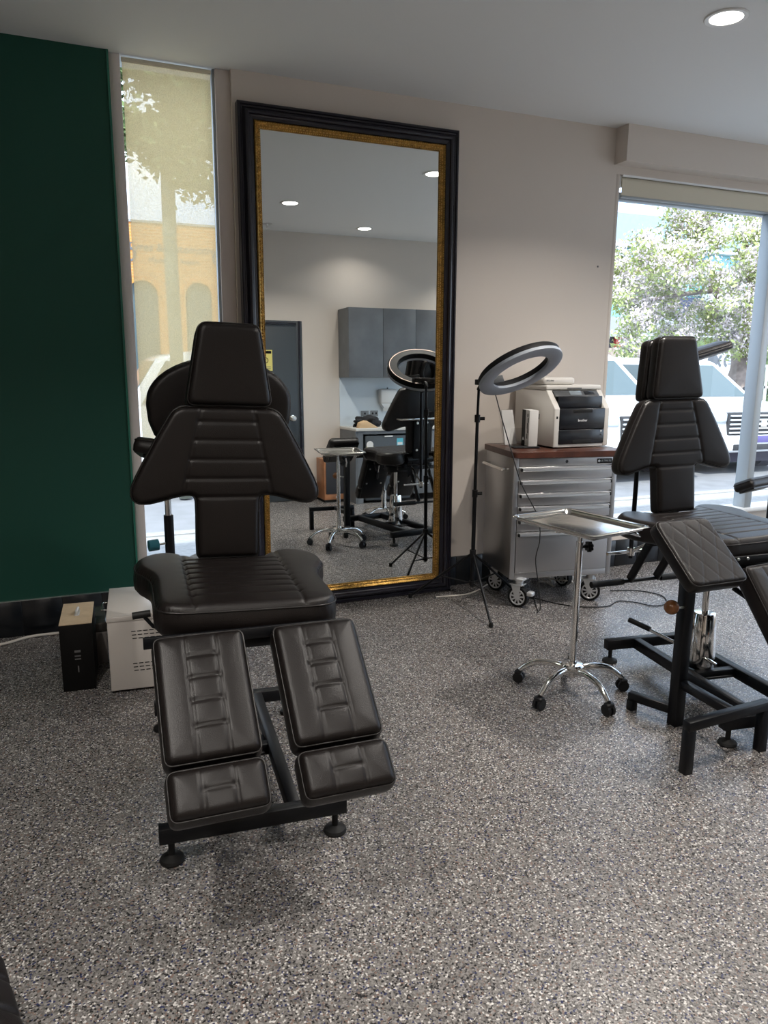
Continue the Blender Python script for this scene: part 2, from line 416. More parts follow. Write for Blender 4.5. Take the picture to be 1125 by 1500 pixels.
def cushion_mesh(name, outline, Th, seams=(), res=0.0055, R=0.020, crown=0.008, bulge=0.004, holes=None, m=None):
    """upholstered block: outline in XY, top at z=Th, seams = ((ax,ay),(bx,by),depth,width)"""
    P = np.array(outline, float); Q = np.roll(P, -1, axis=0)
    x0, y0 = P.min(0); x1, y1 = P.max(0)
    nx = int((x1 - x0) / res) + 3; ny = int((y1 - y0) / res) + 3
    gx = x0 - res * .7 + np.arange(nx) * res; gy = y0 - res * .7 + np.arange(ny) * res
    X, Y = np.meshgrid(gx, gy, indexing='ij')
    pts = np.stack([X.ravel(), Y.ravel()], 1)
    d = Q - P; L2 = (d ** 2).sum(1)
    rel = pts[:, None, :] - P[None]
    t = np.clip((rel * d[None]).sum(2) / L2[None], 0, 1)
    near = P[None] + t[..., None] * d[None]
    dist = np.sqrt(((pts[:, None, :] - near) ** 2).sum(2))
    k = dist.argmin(1); dm = dist[np.arange(len(pts)), k]; npnt = near[np.arange(len(pts)), k]
    yy = pts[:, 1][:, None]
    cr = ((P[None, :, 1] > yy) != (Q[None, :, 1] > yy)) & (pts[:, 0][:, None] < (Q[None, :, 0] - P[None, :, 0]) * (yy - P[None, :, 1]) / (Q[None, :, 1] - P[None, :, 1] + 1e-12) + P[None, :, 0])
    inside = cr.sum(1) % 2 == 1
    sd = np.where(inside, dm, -dm).reshape(nx, ny)
    def height(dd, pp):
        rr = np.clip(R - dd, 0, R)
        h = Th - R + np.sqrt(np.maximum(R * R - rr * rr, 0)) + crown * (1 - np.exp(-dd / 0.05))
        for (ax, ay), (bx, by), dep, wd in seams:
            A = np.array([ax, ay]); D = np.array([bx - ax, by - ay]); l2 = (D ** 2).sum()
            tt = np.clip(((pp - A) @ D) / l2, 0, 1); ds = np.sqrt(((pp - A - tt[:, None] * D) ** 2).sum(1))
            fade = np.clip(dd / 0.01, 0, 1)
            h = h - fade * (dep * np.exp(-(ds / wd) ** 2) + dep * 0.55 * np.exp(-ds / (wd * 3.5)))
        return h
    ok = sd > 0.35 * res
    cell = ok[:-1, :-1] & ok[1:, :-1] & ok[:-1, 1:] & ok[1:, 1:]
    zz = height(np.maximum(sd.ravel(), 0), pts).reshape(nx, ny)
    bm = bmesh.new(); vid = {}
    def gv(i, j):
        if (i, j) not in vid: vid[(i, j)] = bm.verts.new((gx[i], gy[j], zz[i, j]))
        return vid[(i, j)]
    cells = np.argwhere(cell)
    for i, j in cells: bm.faces.new((gv(i, j), gv(i + 1, j), gv(i + 1, j + 1), gv(i, j + 1)))
    npn = npnt.reshape(nx, ny, 2)
    inv = {v: ij for ij, v in vid.items()}
    bedges = [e for e in bm.edges if len(e.link_faces) == 1]
    lv = [(0.0, Th - R), (bulge * .7, Th - R - (Th - R) * .25), (bulge, Th * .45), (bulge * .5, R * .6), (-R * .3, R * .12), (-R * .6, 0)]
    ring = {}
    def rv(v):
        if v not in ring:
            i, j = inv[v]; q = npn[i, j]; g = np.array([gx[i], gy[j]]); n_ = q - g; ln = np.linalg.norm(n_); n_ = n_ / ln if ln > 1e-9 else n_
            ring[v] = [bm.verts.new((q[0] + n_[0] * o_, q[1] + n_[1] * o_, z_)) for o_, z_ in lv]
        return ring[v]
    for e in bedges:
        a, b = e.verts; A, B = rv(a), rv(b)
        bm.faces.new((a, b, B[0], A[0]))
        for s in range(len(lv) - 1): bm.faces.new((A[s], B[s], B[s + 1], A[s + 1]))
    be = [e for e in bm.edges if len(e.link_faces) == 1]
    bmesh.ops.triangle_fill(bm, edges=be, use_beauty=True)
    bmesh.ops.recalc_face_normals(bm, faces=bm.faces[:])
    me = bpy.data.meshes.new(name); bm.to_mesh(me); bm.free()
    me.materials.append(m or M['leather'])
    for p in me.polygons: p.use_smooth = True
    return me

def piping_mesh(name, outline, z, r=0.0028, off=0.0):
    bm = bmesh.new()
    add_tube(bm, [(x, y, z) for x, y in outline], r, 6, closed=True)
    me = bpy.data.meshes.new(name); bm.to_mesh(me); bm.free(); me.materials.append(M['piping'])
    for p in me.polygons: p.use_smooth = True
    return me

def cushion(name, outline, Th, parent, mw, seams=(), pipe=True, label=None, **kw):
    key = kw.pop('key', None)
    if key and key in CACHE: me, pm = CACHE[key]
    else:
        me = cushion_mesh(name, outline, Th, seams, **kw)
        R = kw.get('R', 0.02)
        pm = piping_mesh('piping', outline, Th - R * 0.75) if pipe else None
        if key: CACHE[key] = (me, pm)
    o = link_mesh(name, me, None, parent, mw=mw)
    if pm is not None: link_mesh('piping', pm, None, o)
    if label: o['label'] = label
    return o
CACHE = {}

# ---------------------------------------------------------------- the room shell
WY = 4.37          # inner face of the mirror wall
CZ = 3.02          # ceiling height
def sbox(name, lo, hi, m, bev=0): return struct(box(name, lo, hi, m, None, bev))

sbox('floor', (-3.2, -3.2, -0.06), (6.9, WY + 0.22, 0.0), M['floor'])
sbox('ceiling', (-3.2, -3.2, CZ), (6.9, WY + 0.22, CZ + 0.15), M['ceiling'])
bx = lambda bm, *a: add_box(bm, *a)
# mirror wall: left green part, middle part, above and under the right window
sbox('wall_green', (-3.2, WY, 0), (0.293, WY + 0.2, CZ), M['green'])
bm = bmesh.new()
bx(bm, (0.913, WY, 0), (3.49, WY + 0.2, CZ))
bx(bm, (0.293, WY + 0.02, 0), (0.913, WY + 0.2, 0.10))
bx(bm, (3.49, WY, 2.74), (6.6, WY + 0.2, CZ))
bx(bm, (3.49, WY + 0.0, 0), (6.6, WY + 0.2, 0.335))
bx(bm, (6.35, WY, 0.335), (6.9, WY + 0.2, 2.74))
struct(obj('wall_back', bm, M['wall']))
sbox('wall_bulkhead', (3.465, WY - 0.12, 2.795), (6.6, WY, CZ), M['wall'])
sbox('wall_left', (-3.2, -3.2, 0), (-3.0, WY, CZ), M['wall'])
bm = bmesh.new()
bx(bm, (6.6, -3.2, 0), (6.9, 0.45, CZ)); bx(bm, (6.6, 4.0, 0), (6.9, WY, CZ)); bx(bm, (6.6, 0.45, 2.62), (6.9, 4.0, CZ)); bx(bm, (6.6, 0.45, 0), (6.9, 4.0, 0.335))
struct(obj('wall_right', bm, M['wall']))
w3 = struct(thing('window_3', '', 'window')); del w3['label'], w3['category']
box('pane', (6.76, 0.45, 0.335), (6.767, 4.0, 2.62), M['glass'], w3)
for yy in (0.45, 2.19, 3.94): box('frame_post', (6.70, yy, 0.335), (6.82, yy + 0.06, 2.62), M['frame_alu'], w3)
sbox('wall_front', (1.45, -0.1, 0), (6.6, 0.15, CZ), M['wall'])
sbox('wall_return', (1.25, -3.0, 0), (1.45, 0.15, CZ), M['wall'])
sbox('wall_rear', (-3.0, -3.2, 0), (1.25, -3.0, CZ), M['wall'])

# black tile skirting, tile by tile
def skirting(name, x0, x1, y, ysgn, first):
    b = bmesh.new(); add_box(b, (x0, min(y, y + ysgn * 0.006), 0), (x1, max(y, y + ysgn * 0.006), 0.2)); base = struct(obj(name, b, M['grout']))
    me = None; x = first
    while x < x1 - 0.02:
        a, c = max(x, x0), min(x + 0.205, x1)
        bmt = bmesh.new(); y2 = y + ysgn * 0.013
        add_box(bmt, (a + 0.0015, min(y + ysgn * .004, y2), 0.001), (c - 0.0015, max(y + ysgn * .004, y2), 0.199), None, 0.0015, 1)
        obj('tile', bmt, M['tile'], base, smooth=True, sharp=30)
        x += 0.205
    return base
skirting('baseboard_green', -1.96, 0.292, WY, -1, -1.96)
skirting('baseboard_back', 0.914, 3.48, WY, -1, 0.914)
skirting('baseboard_window', 3.49, 6.59, WY, -1, 3.49)
skirting('baseboard_front', 2.50, 3.0, 0.15, 1, 2.50)
struct(box('trim_1', (-2.99, WY - 0.014, 0.2), (0.292, WY - 0.0, 0.204), M['alu']))
# slim green corner bead next to the left window
struct(box('trim_2', (0.286, WY - 0.006, 0.2), (0.296, WY + 0.03, CZ - 0.001), mat('green_edge_bead', (0.02, 0.16, 0.11), 0.4)))

# left window: full height, beige frame, glass, sheer roller blind
w1 = struct(thing('window_1', '', 'window')); del w1['label'], w1['category']
def fbox(n, lo, hi, m, p): return box(n, lo, hi, m, p, 0.002, 1)
fbox('frame_post', (0.294, WY + 0.03, 0.10), (0.352, WY + 0.11, CZ - 0.001), M['frame_beige'], w1)
fbox('frame_post', (0.832, WY + 0.03, 0.10), (0.9125, WY + 0.11, CZ - 0.001), M['frame_beige'], w1)
fbox('frame_post', (0.818, WY + 0.05, 0.12), (0.832, WY + 0.10, CZ - 0.001), M['frame_alu'], w1)
fbox('sill', (0.294, WY + 0.01, 0.10), (0.9125, WY + 0.12, 0.14), M['frame_alu'], w1)
box('pane', (0.352, WY + 0.074, 0.14), (0.820, WY + 0.080, CZ - 0.001), M['glass'], w1)
bl = thing('roller_blind', 'sheer beige screen blind drawn most of the way down the narrow left window', 'blind', (0.585, WY + 0.045, 0))
bm = bmesh.new()
add_box(bm, (-0.222, -0.0005, 1.055), (0.226, 0.0005, CZ - 0.012)); obj('fabric', bm, M['screen'], bl)
box('bottom_rail', (-0.222, -0.006, 1.03), (0.226, 0.006, 1.055), M['frame_alu'], bl, 0.003)
tube('roller_tube', [(-0.225, 0.0, CZ - 0.02), (0.228, 0.0, CZ - 0.02)], 0.012, M['blindroll'], bl)

# right window: aluminium frame, mullion, glass
w2 = struct(thing('window_2', '', 'window')); del w2['label'], w2['category']
WZ0, WZ1 = 0.335, 2.74
fbox('frame_post', (3.491, WY + 0.0, WZ0), (3.52, WY + 0.13, WZ1), M['wall'], w2)
fbox('frame_post', (3.52, WY + 0.05, WZ0), (3.545, WY + 0.12, WZ1), M['frame_alu'], w2)
fbox('mullion', (4.925, WY - 0.04, WZ0 + 0.035), (4.995, WY + 0.075, 2.60), M['frame_alu'], w2)
fbox('frame_post', (6.29, WY + 0.03, WZ0), (6.349, WY + 0.12, WZ1), M['frame_alu'], w2)
fbox('head_rail', (3.52, WY + 0.05, 2.595), (6.29, WY + 0.12, 2.64), M['frame_alu'], w2)
fbox('sill', (3.52, WY - 0.045, WZ0), (6.29, WY + 0.13, WZ0 + 0.035), M['white'], w2)
box('pane', (3.545, WY + 0.065, WZ0 + 0.035), (4.93, WY + 0.072, 2.60), M['glass'], w2)
box('pane', (4.99, WY + 0.065, WZ0 + 0.035), (6.29, WY + 0.072, 2.60), M['glass'], w2)
rb = thing('roller_blind', 'rolled up cream blind with white rail above the big right window', 'blind', (4.2, WY + 0.045, 0))
bm = bmesh.new(); add_tube(bm, [(-0.655, 0, 2.705), (2.08, 0, 2.705)], 0.034, 20); obj('fabric_roll', bm, M['blindroll'], rb, smooth=True, sharp=60)
box('hanging_fabric', (-0.652, -0.034, 2.605), (2.08, -0.031, 2.705), M['blindroll'], rb)
box('bottom_rail', (-0.655, -0.040, 2.597), (2.08, -0.024, 2.612), M['frame_alu'], rb, 0.003)
tube('cover_rail', [(-0.655, -0.036, 2.752 - 0.012), (2.08, -0.036, 2.752 - 0.012)], 0.010, M['blindrail'], rb)
box('end_bracket', (-0.668, -0.03, 2.66), (-0.657, 0.03, 2.738), M['white'], rb, 0.003)
# beaded cord of the left side
tube('chain', [(-0.672, -0.02, 2.70), (-0.674, -0.022, 2.0), (-0.674, -0.022, 1.0)], 0.0018, M['white'], rb, 6)

# ceiling fittings
def downlight(x, y, label, group=None, r=0.095, power=1.0):
    t = thing('downlight', label, 'ceiling light', (x, y, CZ), 0, group)
    lathe('trim_ring', [(r * .74, -0.001), (r * .76, -0.006), (r * .96, -0.008), (r, -0.004), (r, -0.0005), (r * .74, -0.0005)], M['white'], t, 40)
    lathe('diffuser', [(0, -0.004), (r * .74, -0.004), (r * .74, -0.001), (0, -0.001)], M['lampglow'], t, 40)
    ld = bpy.data.lights.new('lamp_light', 'AREA'); ld.shape = 'DISK'; ld.size = r * 1.4; ld.energy = LAMP_W * power; ld.color = (1, 0.94, 0.87); ld.spread = R_(130)
    lo = bpy.data.objects.new('lamp_light', ld); COL.objects.link(lo); lo.parent = t; lo.location = (0, 0, -0.012)
    return t
downlight(2.83, 2.86, 'round recessed ceiling light at top right above the chair by the window')
downlight(3.09, 0.50 + 0.12, 'round ceiling light over the wall cupboards, lower of those seen in the mirror', power=.14)
downlight(2.02, 1.47, 'round ceiling light seen at upper left in the mirror')
for x_, y_, s_ in ((-0.6, 1.2, 'left of the camera in front of the green wall'), (-0.6, -1.3, 'at the rear left of the room'), (0.55, -0.5, 'just behind the camera'), (4.9, 2.86, 'in front of the right half of the big window'), (4.9, 0.9, 'at the right end over the bench')):
    downlight(x_, y_, 'ceiling light outside the picture, ' + s_)
sp = thing('sprinkler', 'small ceiling sprinkler rose seen in the mirror beside the left light', 'sprinkler', (2.05, 0.47, CZ))
lathe('rose', [(0, -0.004), (0.05, -0.004), (0.055, -0.001), (0.055, 0)], M['alu'], sp)
lathe('head', [(0, -0.045), (0.02, -0.045), (0.02, -0.04), (0.008, -0.035), (0.01, -0.004)], M['zinc'], sp, 12)

# ---------------------------------------------------------------- the big mirror
LEAN = R_(0.86)
mr = thing('floor_mirror', 'huge leaning floor mirror in black moulded frame with ornate gold inner edge', 'mirror', (1.595, 4.285, 0.0))
mr.rotation_euler = (-LEAN, 0, 0)
MW, MH = 0.667, 2.852
def frame_sweep(name, prof, m, hw, h):
    """prof: (inset from outer edge, y) list swept round the rectangle, mitred"""
    bm = bmesh.new(); rings = []
    for cx, cz, sx, sz in ((-hw, 0, 1, 1), (hw, 0, -1, 1), (hw, h, -1, -1), (-hw, h, 1, -1)):
        rings.append([bm.verts.new((cx + sx * i, y, cz + sz * i)) for i, y in prof])
    n = len(prof)
    for k in range(4):
        a, b = rings[k], rings[(k + 1) % 4]
        for i in range(n): bm.faces.new((a[i], a[(i + 1) % n], b[(i + 1) % n], b[i]))
    return obj(name, bm, m, mr, smooth=False)
frame_sweep('black_frame', [(0, 0.036), (0, -0.020), (0.006, -0.026), (0.014, -0.026), (0.019, -0.019), (0.026, -0.017), (0.031, -0.022), (0.040, -0.036), (0.050, -0.040), (0.060, -0.036), (0.064, -0.026), (0.070, -0.022), (0.084, -0.018), (0.090, -0.008), (0.090, 0.036)], M['frameblack'], MW, MH)
frame_sweep('gold_border', [(0.0885, 0.0), (0.0885, -0.021), (0.094, -0.025), (0.099, -0.020), (0.106, -0.014), (0.113, -0.013), (0.118, -0.009), (0.123, -0.010), (0.126, -0.002), (0.126, 0.0)], M['gold'], MW, MH)
box('mirror_glass', (-MW + 0.124, -0.0005, 0.124), (MW - 0.124, 0.004, MH - 0.124), M['mirror'], mr)
box('back_board', (-MW + 0.09, 0.006, 0.09), (MW - 0.09, 0.03, MH - 0.09), M['frameblack'], mr)
# ornament beads along the gold border (too small to tell apart one by one)
bm = bmesh.new()
def bead(cx, cz, y, rx, rz, ry):
    vs = [bm.verts.new(p) for p in ((cx, y - ry, cz), (cx + rx, y, cz), (cx, y, cz + rz), (cx - rx, y, cz), (cx, y, cz - rz))]
    for k in range(4): bm.faces.new((vs[0], vs[1 + k], vs[1 + (k + 1) % 4]))
for ins, stp, ry in ((0.0945, 0.0135, 0.008), (0.1075, 0.019, 0.007), (0.119, 0.0115, 0.005)):
    L = MH - 2 * ins; n = int(L / stp)
    for k in range(n):
        z = ins + (k + .5) * L / n
        for sx in (-1, 1): bead(sx * (MW - ins), z, -0.0195 + (ins - 0.0945) * 0.42, 0.0042, stp * .42, ry)
    L = 2 * (MW - ins); n = int(L / stp)
    for k in range(n):
        x = -MW + ins + (k + .5) * L / n
        for z in (ins, MH - ins): bead(x, z, -0.0195 + (ins - 0.0945) * 0.42, stp * .42, 0.0042, ry)
o = obj('ornament', bm, mat('bright_gold_leaf', (0.80, 0.56, 0.24), 0.28, metal=1), mr, smooth=False); o['kind'] = 'stuff'

# ---------------------------------------------------------------- tattoo chairs
BACK = [(.080, 0), (.104, .0), (.112, .014), (.112, .20), (.118, .226), (.14, .232), (.18, .226), (.24, .209), (.285, .199), (.318, .203), (.336, .222), (.337, .25), (.326, .282), (.295, .345), (.245, .44), (.205, .51), (.19, .532), (.165, .546), (.14, .549)]
BACK = chaikin(BACK + [(-x, y) for x, y in BACK[::-1]], 1)
BSEAM = []
for s in (-1, 1):
    BSEAM.append(((s * .090, .56), (s * .165, .215), .0045, .0045))
for v in (.495, .429, .36, .291): BSEAM.append(((-(.09 + (.545 - v) * .227), v), ((.09 + (.545 - v) * .227), v), .0042, .0045))
BSEAM.append(((-.115, .224), (.115, .224), .0045, .005))
HEAD = rpoly([(-.152, 0), (.152, 0), (.107, .292), (-.107, .292)], .032, 5)
SEAT = [(.112, .13), (.135, .175), (.17, .215), (.215, .238), (.255, .235), (.295, .205), (.328, .15), (.335, .10), (.329, .03), (.302, -.03), (.285, -.075), (.277, -.14), (.277, -.28), (.276, -.36), (.262, -.405), (.225, -.428), (.16, -.434)]
SEAT = chaikin(SEAT + [(-x, y) for x, y in SEAT[::-1]], 1)
SSEAM = [((-.172, .26), (-.163, -.44), .004, .0045), ((.172, .26), (.163, -.44), .004, .0045)]
for v in (.09, .03, -.03, -.09, -.15, -.21, -.27, -.335): SSEAM.append(((-.168, v), (.168, v), .0040, .0042))
def leg_outline(L): return rpoly([(-.124, -L), (.124, -L), (.124, 0), (-.124, 0)], .022, 4)
LSEAM = [((s * .042, .02), (s * .042, -.4), .0045, .0042) for s in (-1, 1)] + [((-.04, v), (.04, v), .0042, .0045) for v in (-.073, -.138, -.205, -.275)]
FSEAM = [((s * .042, .02), (s * .042, -.2), .0045, .0042) for s in (-1, 1)] + [((-.04, -.062), (.04, -.062), .0042, .0045)]

def tattoo_chair(label, body, yaw, lean, pump, base, byaw, legang, roll=0.0, group=None, lx=0.0, lslew=0.0, lt=0.0, lz=0.0):
    """body = seat axis point (x,y); yaw = turn of the body; pump, base = floor points; legang = how steeply the leg pads hang"""
    t = thing('tattoo_chair', label, 'chair', (pump[0], pump[1], 0), 0, group)
    inv = Matrix.Translation((-pump[0], -pump[1], 0))
    th = R_(yaw); u = Vector((math.cos(th), -math.sin(th), 0)); a = Vector((math.sin(th), math.cos(th), 0)); z = Vector((0, 0, 1))
    ro = R_(roll)
    B = Vector((body[0], body[1], 0))
    def pt(x, tt, zz): return B + u * x + a * tt + z * zz
    def rel(v): return inv @ Vector(v)
    bs = R_(byaw); bu = Vector((math.cos(bs), -math.sin(bs), 0)); ba = Vector((math.sin(bs), math.cos(bs), 0))
    F = Vector((base[0], base[1], 0))          # middle of the front crossbar
    def bp(x, tt, zz): return rel(F + bu * x + ba * tt + z * zz)
    SB = M['blacksteel']
    # base
    bar('crossbar', bp(-.29, 0, .095), bp(.29, 0, .095), .04, .05, SB, t)
    bar('crossbar', bp(-.29, .87, .095), bp(.29, .87, .095), .04, .05, SB, t)
    for s in (-1, 1): bar('side_rail', bp(s * .125, .02, .095), bp(s * .125, .85, .095), .04, .05, SB, t)
    bar('cross_brace', bp(-.105, .47, .085), bp(.105, .47, .085), .14, .010, SB, t)
    bar('cross_brace', bp(-.106, .43, .095), bp(.106, .43, .095), .035, .040, SB, t)
    for x, y in ((-.255, 0), (.255, 0), (-.262, .87), (.262, .87)):
        p = bp(x, y, 0)
        lathe('levelling_foot', [(0, 0), (.036, 0), (.038, .006), (.034, .014), (.014, .022), (.010, .024), (.010, .072), (0, .072)], M['rubber'], t, 20, mw=T(p))
    # pump
    P0 = rel((pump[0], pump[1], 0))
    lathe('pump_cylinder', [(0, .108), (.062, .108), (.064, .125), (.058, .26), (.050, .365), (.046, .372), (.018, .376), (0, .376)], M['chrome'], t, 32, mw=T(P0))
    lathe('pump_rod', [(0, .37), (.016, .37), (.016, .60), (0, .60)], M['chrome'], t, 16, mw=T(P0))
    tube('foot_pedal', smooth_path([P0 + Vector((.02, -.07, .14)), P0 + Vector((-.03, -.05, .17)), P0 + Vector((-.10, .14, .215)), P0 + Vector((-.15, .27, .245))], 5), .008, M['chrome'], t, 8)
    tube('pedal_grip', [P0 + Vector((-.125, .205, .233)), P0 + Vector((-.165, .31, .253))], .013, M['rubber'], t, 10)
    # under-seat frame
    bm = bmesh.new()
    for x in (-.12, .12): add_bar(bm, rel(pt(x, -.38, .665)), rel(pt(x, .16, .665)), .035, .035)
    for y in (-.36, -.12, .12): add_bar(bm, rel(pt(-.17, y, .645)), rel(pt(.17, y, .645)), .04, .03)
    add_box(bm, (-.08, -.08, .585), (.08, .08, .65), Matrix.Translation(rel((pump[0], pump[1], 0))))
    obj('seat_frame', bm, SB, t, smooth=True, sharp=30)
    # seat
    st = cushion('seat', SEAT, .098, t, inv @ basis(pt(0, 0, .690), (u * math.cos(ro) - z * math.sin(ro)), a, (z * math.cos(ro) + u * math.sin(ro))), SSEAM, key='seat', R=.026, crown=.008)
    # backrest: stands up from the back of the seat, front face towards -a
    ln = R_(lean)
    up = a * math.sin(ln) + z * math.cos(ln); nf = -a * math.cos(ln) + z * math.sin(ln)
    def frame(o, th_):      # cushion frame: x = lateral, y = up, z = towards the sitter
        uu = u * math.cos(ro) - up * math.sin(ro); vv = up * math.cos(ro) + u * math.sin(ro)
        return inv @ basis(Vector(o) - nf * th_, uu, vv, nf)
    hinge = pt(0, .13, .785)
    cushion('backrest', BACK, .075, t, frame(hinge, .075), BSEAM, key='back', R=.020, crown=.006)
    vv_ = up * math.cos(ro) + u * math.sin(ro)
    hh = hinge + vv_ * .553 + u * .008
    hf = frame(hh - nf * -.012, .075)
    cushion('headrest', HEAD, .075, t, hf, key='head', R=.022, crown=.006)
    cushion('rear_headrest', HEAD, .07, t, frame(hh - nf * .072 - up * .006, .07), key='head2', R=.018, crown=.004)
    # horseshoe face cushion on the rear of the headrest
    bm = bmesh.new(); pts = [(math.cos(R_(k)) * .062, .13 + math.sin(R_(k)) * .085, 0) for k in range(-60, 241, 12)]
    add_tube(bm, pts, .020, 10)
    o = obj('face_cradle', bm, M['leather'], t, smooth=True, sharp=60, mw=frame(hh - nf * .152, 0))
    # back plate with bolts, chrome bar
    b2 = frame(hinge, .075)
    box('back_plate', (-.075, -.09, -.016), (.075, .30, -.006), SB, t, .002, mw=b2)
    box('back_rail', (-.012, -.08, -.024), (.012, .27, -.017), SB, t, .002, mw=b2)
    for x in (-.045, .045):
        for y in (.03, .26):
            lathe('bolt', [(0, -.008), (.010, -.007), (.011, 0), (0, 0)], M['zinc'], t, 12, mw=b2 @ T((x, y, -.016)))
    tube('grab_rail', [b2 @ Vector((-.235, .30, -.012)), b2 @ Vector((-.225, .30, -.06)), b2 @ Vector((.225, .30, -.06)), b2 @ Vector((.235, .30, -.012))], .010, M['chrome'], t, 10)
    # hinge block
    tube('hinge_pivot', [rel(pt(-.12, .19, .72)), rel(pt(.12, .19, .72))], .028, SB, t, 16)
    # leg pads, hung from the front of the seat
    la = R_(legang)
    af = (a - u * lslew).normalized(); ul = Vector((af.y, -af.x, 0))
    dn = -af * math.cos(la) - z * math.sin(la); nn = -af * math.sin(la) + z * math.cos(la)
    for s in (-1, 1):
        top = pt(s * .167 + lx, -.505 + lt, .750 + lz)
        m_ = inv @ basis(top - nn * .085, ul, -dn, nn)
        cushion('leg_pad', leg_outline(.364), .085, t, m_, LSEAM, key='leg', R=.020, crown=.012, bulge=.006)
        m2 = inv @ basis(top - nn * .080 + dn * .380, ul, -dn, nn)
        cushion('foot_pad', leg_outline(.125), .085, t, m2, FSEAM, key='foot', R=.022, crown=.012, bulge=.006)
        box('pad_board', (-.10, -.47, -.014), (.10, -.02, -.002), SB, t, .002, mw=m_)
        for x, y in ((-.07, -.08), (.07, -.08), (-.07, -.27), (.07, -.27)):
            lathe('bolt', [(0, -.006), (.008, -.005), (.009, 0), (0, 0)], M['zinc'], t, 10, mw=m_ @ T((x, y, -.014)))
        bar('leg_arm', rel(pt(s * .165, -.36, .66)), m_ @ Vector((0, -.10, -.022)), .03, .012, SB, t)
        tube('gas_strut', [rel(pt(s * .19, -.22, .64)), (rel(pt(s * .19, -.22, .64)) + m_ @ Vector((.02, -.20, -.02))) / 2], .006, M['chrome'], t, 8)
        tube('gas_strut', [(rel(pt(s * .19, -.22, .64)) + m_ @ Vector((.02, -.20, -.02))) / 2, m_ @ Vector((.02, -.20, -.02))], .011, SB, t, 10)
    bar('leg_support', rel(pt(-.31, -.455, .705)), rel(pt(.27, -.455, .705)), .012, .034, SB, t)
    for x in (-.265, -.20, -.15): lathe('bolt', [(0, -.005), (.006, -.004), (.007, 0), (0, 0)], M['zinc'], t, 10, mw=T(rel(pt(x, -.462, .712)), (R_(90), 0, 0)) @ T((0, 0, 0), (PI, 0, 0)))
    # lever under the left side of the seat
    tube('lever', [rel(pt(-.20, -.30, .672)), rel(pt(-.28, -.30, .700)), rel(pt(-.305, -.30, .735))], .006, SB, t, 8)
    tube('lever_grip', [rel(pt(-.285, -.30, .742)), rel(pt(-.338, -.30, .738))], .011, M['rubber'], t, 10)
    return t, pt, inv

chair1, pt1, _ = tattoo_chair('black leather tattoo chair facing the camera, standing before the mirror and narrow window', (.490, 2.55), 4.5, 5, (.478, 2.56), (.447, 2.095), 5.0, 42, roll=2.0, lx=.008, lslew=.045, lz=-.008)
chair2, pt2, inv2 = tattoo_chair('black leather tattoo chair on the right in front of the big window', (2.712, 2.645), 2.5, 6, (2.65, 2.485), (2.60, 1.99), 8.0, 52, roll=-1.2, lx=.08, lz=-.05, lslew=.12)

# U-shaped push bar behind the right chair
for x in (-.085, .085):
    bar('bar_arm', inv2 @ pt2(x, .20, .63), inv2 @ pt2(x, .345, .385), .045, .012, M['blacksteel'], chair2, up=(1, 0, 0))
tube('push_bar', [inv2 @ pt2(-.30, .352, .378), inv2 @ pt2(.30, .352, .378)], .010, M['blacksteel'], chair2)
for s in (-1, 1): tube('foam_grip', [inv2 @ pt2(s * .12, .352, .378), inv2 @ pt2(s * .315, .352, .378)], .017, M['rubber'], chair2, 14)

# a third chair of the same kind pokes its foot pads into the lower left corner
c3, _, _ = tattoo_chair('black leather tattoo chair mostly outside the frame, foot pad corner at the lower left', (-1.045, 1.20), 256, 6, (-1.063, 1.195), (-.615, 1.305), 256, 42)

# ---------------------------------------------------------------- armrest stand with quilted pad
ar = thing('armrest_stand', 'black steel armrest stand with diamond quilted brown black pad beside the right chair', 'armrest', (2.275, 2.235, 0))
def A(x, y, z): return (x - 2.275, y - 2.235, z)
SB = M['blacksteel']
bar('post', A(2.275, 2.235, 0.0), A(2.275, 2.235, .70), .048, .048, SB, ar)
bar('foot_bar', A(2.268, 2.262, .062), A(2.195, 2.43, .062), .034, .036, SB, ar)
bar('short_leg', A(2.198, 2.415, 0), A(2.198, 2.415, .046), .034, .034, SB, ar)
bar('link_bar', A(2.276, 2.21, .192), A(2.262, 1.955, .192), .036, .034, SB, ar)
bar('portal_bar', A(2.012, 1.921, .193), A(2.447, 1.945, .193), .036, .036, SB, ar)
bar('portal_leg', A(2.03, 1.922, 0), A(2.03, 1.922, .175), .036, .036, SB, ar)
bar('portal_leg', A(2.43, 1.944, 0), A(2.43, 1.944, .175), .036, .036, SB, ar)
tube('knob_rod', [A(2.262, 2.245, .60), A(2.262, 2.275, .66), A(2.245, 2.30, .70)], .006, M['zinc'], ar, 8)
tube('knob_screw', [A(2.255, 2.225, .525), A(2.200, 2.215, .532)], .006, M['zinc'], ar, 8)
lathe('ball_knob', [(.030 * math.sin(PI * k / 12), -.030 * math.cos(PI * k / 12)) for k in range(13)], M['ball'], ar, 20, mw=T(A(2.178, 2.213, .538)))
pit = R_(40); un = Vector((1, 0, 0)); vn = Vector((0, math.cos(pit), math.sin(pit))); wn = Vector((0, -math.sin(pit), math.cos(pit)))
PC = Vector(A(2.245, 2.150, .787))
padmw = basis(PC - wn * .062, un, vn, wn)
q = []
for k in range(-4, 5):
    c = k * .074
    q.append(((c - .10, -.17), (c + .10, .17), .0015, .0028)); q.append(((c + .10, -.17), (c - .10, .17), .0015, .0028))
OUTQ = rpoly([(-.138, -.155), (.138, -.155), (.138, .155), (-.138, .155)], .035, 5)
q = [s for s in q]
cushion('pad', OUTQ, .062, ar, padmw, q, R=.014, crown=.004, res=.004)
box('pad_board', (-.10, -.12, -.013), (.10, .12, -.001), SB, ar, .002, mw=padmw)
bar('pad_bracket', (A(2.262, 2.235, .68)), padmw @ Vector((0, .02, -.018)), .05, .02, SB, ar)

